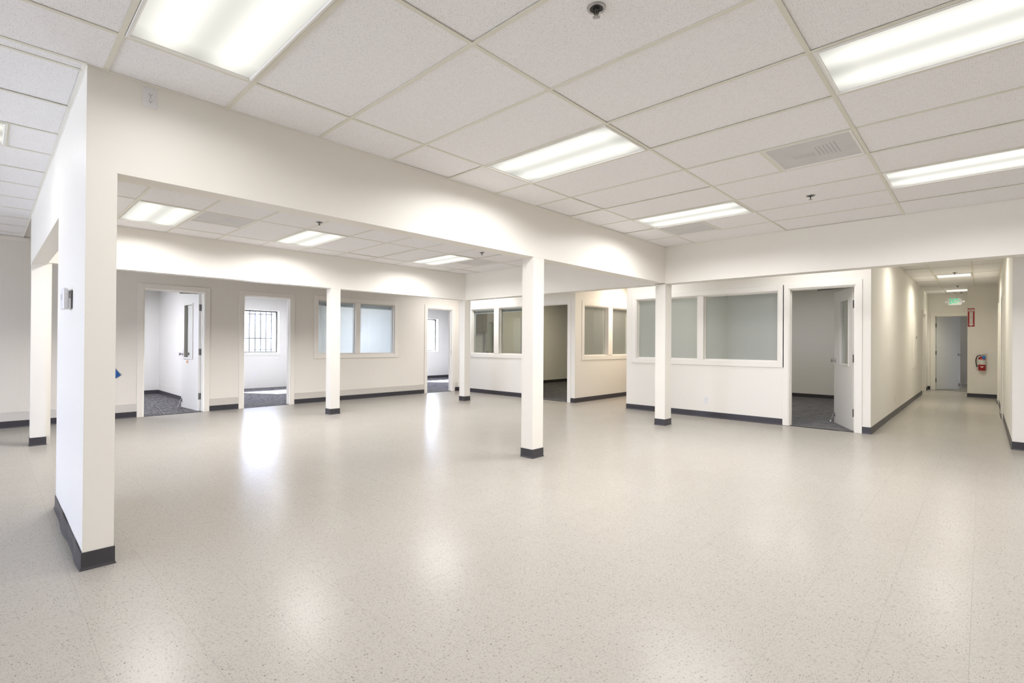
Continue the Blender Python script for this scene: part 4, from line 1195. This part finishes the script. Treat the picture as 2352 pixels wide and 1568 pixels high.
t = tag(empty('fire_sign', (-0.197, YEX, 1.978)), 'narrow red and white fire extinguisher arrow sign', 'sign', kind='thing')
MB().box(-0.063, 0.063, -0.003, 0, -0.228, 0.228).build('plate', M['signred'], t)
ol = [(-0.030, 0.140), (0.030, 0.140), (0.030, -0.165), (0.050, -0.165), (0.0, -0.215), (-0.050, -0.165), (-0.030, -0.165)]
MB().prism(ol, -0.0042, -0.003, 'xz').build('arrow', M['signwhite'], t, fix=True)
MB().prism([(-0.054, 0.150), (0.054, 0.150), (0.054, 0.200), (0.0, 0.208), (-0.054, 0.200)], -0.0042, -0.003, 'xz').build('header_field', M['signwhite'], t, fix=True)
font_mesh('FIRE', 0.052, 0.0004, M['signred'], 'letters', t, (0, -0.0046, 0.176), (PI / 2, 0, 0), sx=0.82)
for k, ch in enumerate('EXTINGUISHER'):
    font_mesh(ch, 0.033, 0.0004, M['signred'], 'letters', t, (0, -0.0046, 0.122 - k * 0.0255), (PI / 2, 0, 0))

t = tag(empty('fire_extinguisher', (0.0, YEX - 0.085, 0.675)), 'red fire extinguisher with white label, black hose and blue tag', 'fire extinguisher', kind='thing')
MB().lathe([(0.0, 0.0), (0.064, 0.0), (0.068, 0.006), (0.068, 0.285), (0.064, 0.305), (0.050, 0.326), (0.026, 0.338), (0.022, 0.342)], seg=28).build('cylinder', M['red'], t, smooth=True)
lb = MB().lathe([(0.0686, 0.145), (0.0686, 0.268)], seg=28, closed=False); lb.f = [q for q in lb.f if len(q) == 4]; lb.mi = [0] * len(lb.f)
lbo = lb.build('label', M['signwhite'], t, smooth=True)
mb = MB()
random.seed(3)
for k in range(16):
    a = R(-150 + 120 * random.random()); z = 0.155 + 0.1 * random.random(); da = R(6 + 12 * random.random()); hz = 0.004 + 0.008 * random.random()
    r_ = 0.0692; n = len(mb.v)
    for (aa, zz) in ((a, z), (a + da, z), (a + da, z + hz), (a, z + hz)): mb.v.append((r_ * math.cos(aa), r_ * math.sin(aa), zz))
    mb.f.append((n, n + 1, n + 2, n + 3)); mb.mi.append(0)
mb.build('label_print', M['labelgrey'], lbo)
n = MB()
for k in range(-4, 5):                                       # triangle pointing down, wrapped on the cylinder
    aa = R(-90 + k * 8.0); n.v += [(0.0692 * math.cos(aa), 0.0692 * math.sin(aa), 0.100), (0.0692 * math.cos(aa), 0.0692 * math.sin(aa), 0.099 - 0.034 * (1 - abs(k) / 4))]
for k in range(8): n.f.append((2 * k, 2 * k + 1, 2 * k + 3, 2 * k + 2)); n.mi.append(0)
n.build('warning_triangle', M['signwhite'], t)
MB().lathe([(0.018, 0.338), (0.018, 0.372), (0.014, 0.376), (0.0, 0.376)], seg=16).build('valve', M['steel'], t, smooth=True)
mb = MB(); mb.cbox(-0.008, 0.085, -0.009, 0.009, 0.376, 0.384, 0.002); mb.build('carry_handle', M['black'], t)
mb = MB(); mb.tube([(-0.012, 0, 0.392), (0.04, 0, 0.404), (0.095, 0, 0.424)], 0.006, 8); mb.build('lever', M['steel'], t)
mb = MB(); mb.tube([(-0.014, -0.004, 0.362), (-0.045, -0.012, 0.372), (-0.085, -0.015, 0.345), (-0.108, -0.015, 0.27), (-0.106, -0.015, 0.18), (-0.093, -0.012, 0.115)], 0.0105, 10); h_ = mb.build('hose', M['black'], t, smooth=True)
mb = MB(); mb.tube([(-0.094, -0.012, 0.125), (-0.088, -0.012, 0.085)], [0.011, 0.017], 10); mb.build('nozzle', M['black'], h_, smooth=True)
MB().box(0.005, 0.062, -0.0755, -0.0735, 0.285, 0.355).build('inspection_tag', M['bluetag'], t)
MB().lathe([(0.0, 0.018), (0.015, 0.018), (0.015, 0.026), (0.0, 0.026)], (0.0, 0, 0.357), '-y', 14).build('gauge', M['signwhite'], t)
mb = MB(); mb.box(-0.02, 0.02, 0.066, 0.085, 0.05, 0.37); mb.build('wall_bracket', M['darkmetal'], t)

# ------------------------------------------------------------------ glimpses inside the offices
# glazed door and beige cupboard on the inner wall of the dark office
Xo = XW - 0.02
t = tag(empty('office_door', (Xo, 9.81, 0)), 'white door with a tall glass lite seen through the blind-hung window', 'door', kind='structure')
mb = MB(); wall_boxes(mb, 'y', -0.215, 0.215, 0.02, 0.06, 0.0, 2.05, [(-0.10, 0.11, 0.95, 1.86)]); mb.build('leaf', M['door'], t)
MB().box(0.035, 0.04, -0.10, 0.11, 0.95, 1.86).build('glass_pane', M['glass'], t)
for z in (0.3, 1.05, 1.85):
    MB().box(0.06, 0.066, 0.2, 0.235, z - 0.055, z + 0.055).build('hinge', M['hinge'], t)
MB().lathe([(0.0, 0.0), (0.03, 0.0), (0.03, 0.006), (0.012, 0.01), (0.012, 0.03), (0.026, 0.04), (0.026, 0.055), (0.0, 0.062)], (0.06, -0.165, 1.02), 'x', 14).build('knob', M['chrome'], t, smooth=True)
t = tag(empty('wall_cupboard', (Xo, 9.38, 1.56)), 'beige wall cupboard with two knobs seen through the blind-hung window', 'cupboard', kind='thing')
MB().box(0.0, 0.14, -0.20, 0.20, 0.0, 0.62).build('carcass', M['woodbeige'], t)
for s in (-1, 1):
    mb = MB()
    for k in range(5):
        y0 = s * 0.1 - 0.095 + k * 0.038; mb.cbox(0.14, 0.156, y0, y0 + 0.036, 0.005, 0.615, 0.003)
    dd = mb.build('door', M['woodbeige'], t)
    MB().lathe([(0.006, 0), (0.006, 0.012), (0.012, 0.018), (0.012, 0.024), (0.0, 0.028)], (0.156, s * 0.03, 0.16), 'x', 12).build('knob', M['steel'], dd, smooth=True)
t = tag(empty('whiteboard', (Xo, 11.55, 1.52)), 'pale whiteboard seen through the pane beside the tall column', 'whiteboard', kind='thing')
MB().box(0.0, 0.018, -0.42, 0.42, -0.55, 0.53).build('frame', M['blindrail'], t)
MB().box(0.018, 0.021, -0.40, 0.40, -0.53, 0.51).build('surface', M['white'], t)

# ------------------------------------------------------------------ sun sampling
# Direct sun physically reaches only the outside and the offices behind the west windows; naming those receivers keeps the
# renderer from spending its light samples on a sun that the walls block everywhere else.
sunlit = bpy.data.collections.new('sunlit')
def _all(o):
    yield o
    for c in o.children:
        yield from _all(c)
for o in list(COL.objects):
    if o.parent is None:
        n = o.name.split('.')[0]
        west = o.location.x < XW - 0.05 and n in ('wall_outlet', 'ceiling_light', 'window_blind')
        if west or n in ('wall_outside_west', 'wall_office_cross', 'wall_west', 'wall_south', 'carpet_floor', 'ground', 'roof_slab', 'roof_sun_block', 'floor_slab', 'baseboard_sunlit_office',
                         'trim_3', 'trim_4', 'door_1', 'door_2', 'door_3', 'window_1', 'window_5', 'window_6', 'window_7', 'window_8', 'window_9', 'window_10') or (n == 'ceiling' and 'sunlit' in o.get('label', '')):
            for q in _all(o):
                if q.type == 'MESH': sunlit.objects.link(q)
sun.light_linking.receiver_collection = sunlit
